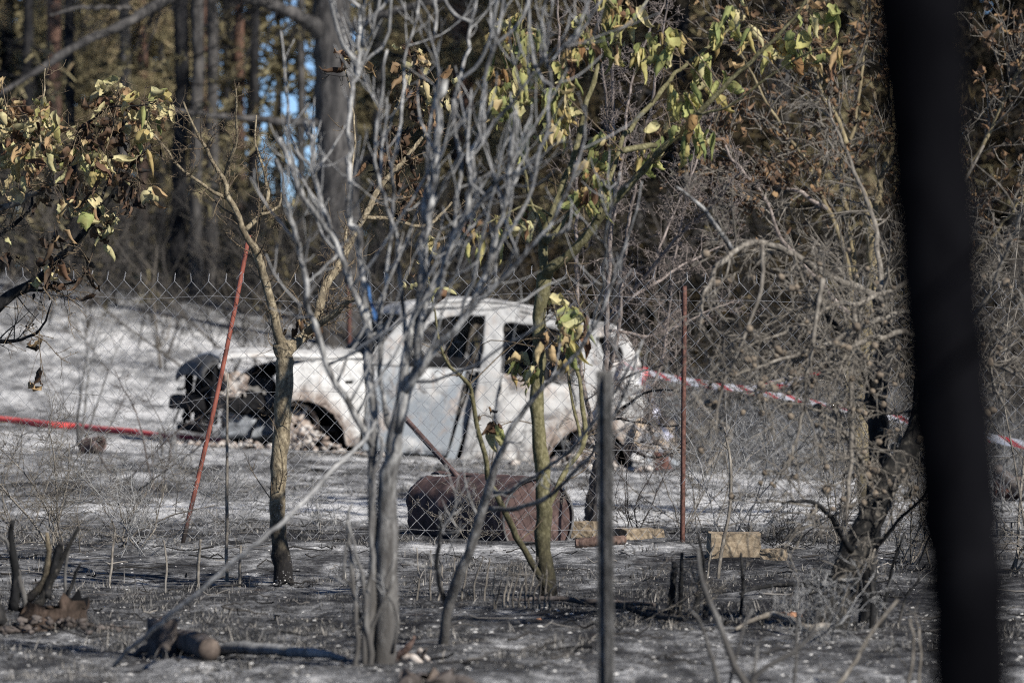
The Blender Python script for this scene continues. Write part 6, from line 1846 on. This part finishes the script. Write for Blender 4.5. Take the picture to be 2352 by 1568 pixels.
low_shrub('tangled dry bush against the gall tree trunk', 1900, 27.5, 9, .85, .36, 'dry_twig', 9, .30, r=.004)
low_shrub('low pale twigs on the ground in front of the gall tree', 1830, 18.6, 7, .26, .24, 'grey_twig', 6, .16, r=.003)
low_shrub('low wiry twigs on the black ground right of the near post', 1480, 20.0, 7, .24, .24, 'dry_twig', 6, .16, r=.0025)
low_shrub('thin grey bush on the left ash slope beside the fence mesh', 180, 44.0, 3, 1.25, .22, 'grey_bark', 5, .4, r=.013)
low_shrub('dark branching shrub on the left ash slope behind the fence', 300, 36.0, 6, .85, .55, 'log_bark', 6, .32, r=.006)
low_shrub('grey wiry bush on the ash slope just left of the bonnet', 395, 40.0, 4, .45, .30, 'grey_twig', 6, .22, r=.005)
low_shrub('tall dry bush at the right edge beyond the coal black trunk', 2330, 24.0, 9, 1.5, .45, 'dry_twig', 9, .38, r=.008)
low_shrub('spiky dry bush behind the right rim of the gall tree', 2080, 25.0, 8, 1.0, .35, 'dry_twig', 8, .30, r=.006)

def stems(label, name, pts_list, D, mat, twn=2, tln=.06):
    x, y = pts_list[0][0][:2]
    t = thing(name, label, 'stems', base_of(x, y, D)); tw = MB()
    for pts in pts_list:
        P, R = px_limb(pts, D, D + RS.uniform(-.1, .1)); P[0][2] = G(P[0][0], P[0][1]) - .03
        m1 = MB(); Q, r = limb(m1, P, R, 12, 5, .012, .08); m1.build('stem', M[mat], t, smooth=True)
        if twn: sprout(tw, Q, r, twn, tln, .6, (25, 60), .4, 0, t0=.3, s=3, rmin=.0009, seg=4)
    if twn: tw.build('twig_mass', M[mat], t, kind='stuff')
stems('single thin dry stem, dark at the foot, between the red post and tan sapling', 'dry_stem', [[(521, 1330, 8), (520, 1250, 8), (521, 1120, 8), (520, 1000, 7), (524, 860, 5)]], 23.5, 'dry_twig', 3)
stems('cluster of short grey burnt stems left of the leaning red post', 'dry_stem', [[(375, 1085, 9), (372, 1030, 8), (366, 985, 6)], [(388, 1088, 10), (392, 1040, 9), (396, 1000, 7)], [(400, 1082, 8), (404, 1030, 7), (402, 990, 5)]], 41.0, 'grey_bark')
stems('two thin pale stems in the black grass left of the leaning stick', 'dry_stem', [[(455, 1345, 8), (456, 1290, 8), (460, 1240, 6)], [(550, 1345, 8), (552, 1290, 7), (554, 1250, 5)], [(380, 1350, 5), (384, 1300, 5), (376, 1240, 4)], [(250, 1300, 6), (262, 1260, 6), (266, 1220, 5)]], 22.8, 'dry_twig')
stems('sheaf of short dry stalks in front of the olive sapling', 'dry_stem', [[(1130 + k * 12 + RS.uniform(-6, 6), 1410 + RS.uniform(-10, 25), 6), (1134 + k * 12, 1360, 5), (1138 + k * 13 + RS.uniform(-14, 14), 1300 + RS.uniform(-20, 40), 3)] for k in range(12)], 20.6, 'dry_twig', 1)
stems('dry stalks and twigs right below the rusty tank', 'dry_stem', [[(960 + k * 26 + RS.uniform(-8, 8), 1385 + RS.uniform(-10, 10), 5), (962 + k * 26, 1340, 5), (966 + k * 26 + RS.uniform(-16, 16), 1270 + RS.uniform(-20, 30), 3)] for k in range(7)], 21.4, 'dry_twig', 1)
stems('pale young stem with side twigs right of the upright brown post', 'dry_stem', [[(1648, 1330, 10), (1660, 1260, 9), (1676, 1180, 8), (1680, 1110, 8), (1676, 1040, 7), (1668, 980, 4)], [(1622, 1322, 6), (1630, 1280, 6), (1640, 1250, 4)]], 23.5, 'dry_twig', 6, .12)
stems('charred upright stubs below the broad tan block', 'burnt_stub', [[(1538, 1440, 20), (1542, 1360, 18), (1548, 1290, 12)], [(1560, 1450, 14), (1562, 1350, 13), (1568, 1270, 8)], [(1590, 1450, 18), (1604, 1370, 15), (1612, 1280, 9)], [(1618, 1440, 16), (1622, 1380, 13), (1616, 1300, 9), (1604, 1220, 5)], [(1700, 1395, 8), (1704, 1330, 8), (1700, 1270, 6)]], 20.2, 'char_bark', 4, .12)
stems('dark burnt twigs standing at the foot of the gall tree', 'burnt_stub', [[(2020, 1440, 12), (2035, 1380, 10), (2050, 1300, 8), (2080, 1220, 5)], [(2060, 1450, 9), (2080, 1380, 8), (2110, 1330, 6)], [(2000, 1450, 14), (2004, 1360, 12), (1996, 1290, 8)]], 19.6, 'char_bark', 5, .15)
stems('blurred pale grey twigs rising from the bottom edge right of the near post', 'grey_twig', [[(1735, 1640, 20), (1690, 1540, 18), (1650, 1440, 15), (1612, 1340, 11), (1600, 1260, 7)], [(1700, 1600, 14), (1760, 1530, 13), (1830, 1490, 12), (1868, 1450, 10), (1880, 1400, 7)], [(1660, 1480, 12), (1620, 1450, 9), (1590, 1400, 6)], [(1815, 1495, 9), (1830, 1440, 8), (1838, 1400, 5)], [(1670, 1490, 9), (1710, 1440, 8), (1730, 1400, 5)], [(1740, 1610, 10), (1735, 1540, 9), (1742, 1480, 6)]], 15.8, 'grey_bark', 3, .1)
stems('blurred pale twigs low in front of the coal black trunk', 'grey_twig', [[(1900, 1620, 12), (1960, 1520, 11), (2010, 1440, 9), (2060, 1380, 6)], [(2080, 1600, 10), (2100, 1500, 9), (2090, 1420, 6)], [(2110, 1560, 8), (2115, 1480, 7), (2100, 1400, 4)]], 16.2, 'dry_twig', 4, .12)

# burnt bramble tangle beyond the ash right of the car
def brambles():
    mb = MB()
    for k in range(150):
        x_ = RS.uniform(1430, 2420); d_ = RS.uniform(49.0, 60)
        p = base_of(x_, 0, d_); h = RS.uniform(.2, .75); a_ = RS.beta(2.0, 1.8)
        for j in range(3):
            top = p + np.array((RS.normal() * .35, RS.normal() * .3, h * RS.uniform(.4, 1.1)))
            end = top + np.array((RS.normal() * .3, RS.normal() * .2, -h * RS.uniform(.1, .7)))
            Q = crv((p, (p + top) / 2 + RS.normal(size=3) * .05, top, end), 9); r = np.linspace(.008, .003, 9)
            mb.tube(Q, r, 3, a=a_)
            sprout(mb, Q, r, 6, .28, .6, (30, 80), .1, 1, (3, .5), .1, 1, 3, rmin=.0024, seg=4, tw=a_)
    m = tinted('ash_grey_bramble', ((0.0, (0.012, 0.012, 0.013)), (0.4, (0.045, 0.045, 0.047)), (0.75, (0.12, 0.118, 0.118)), (1.0, (0.24, 0.23, 0.21))))
    o = mb.build('burnt_brambles', m, kind='stuff')
    tag(o, 'tangled ash grey brambles on the slope right of the burnt car', 'brambles')
brambles()
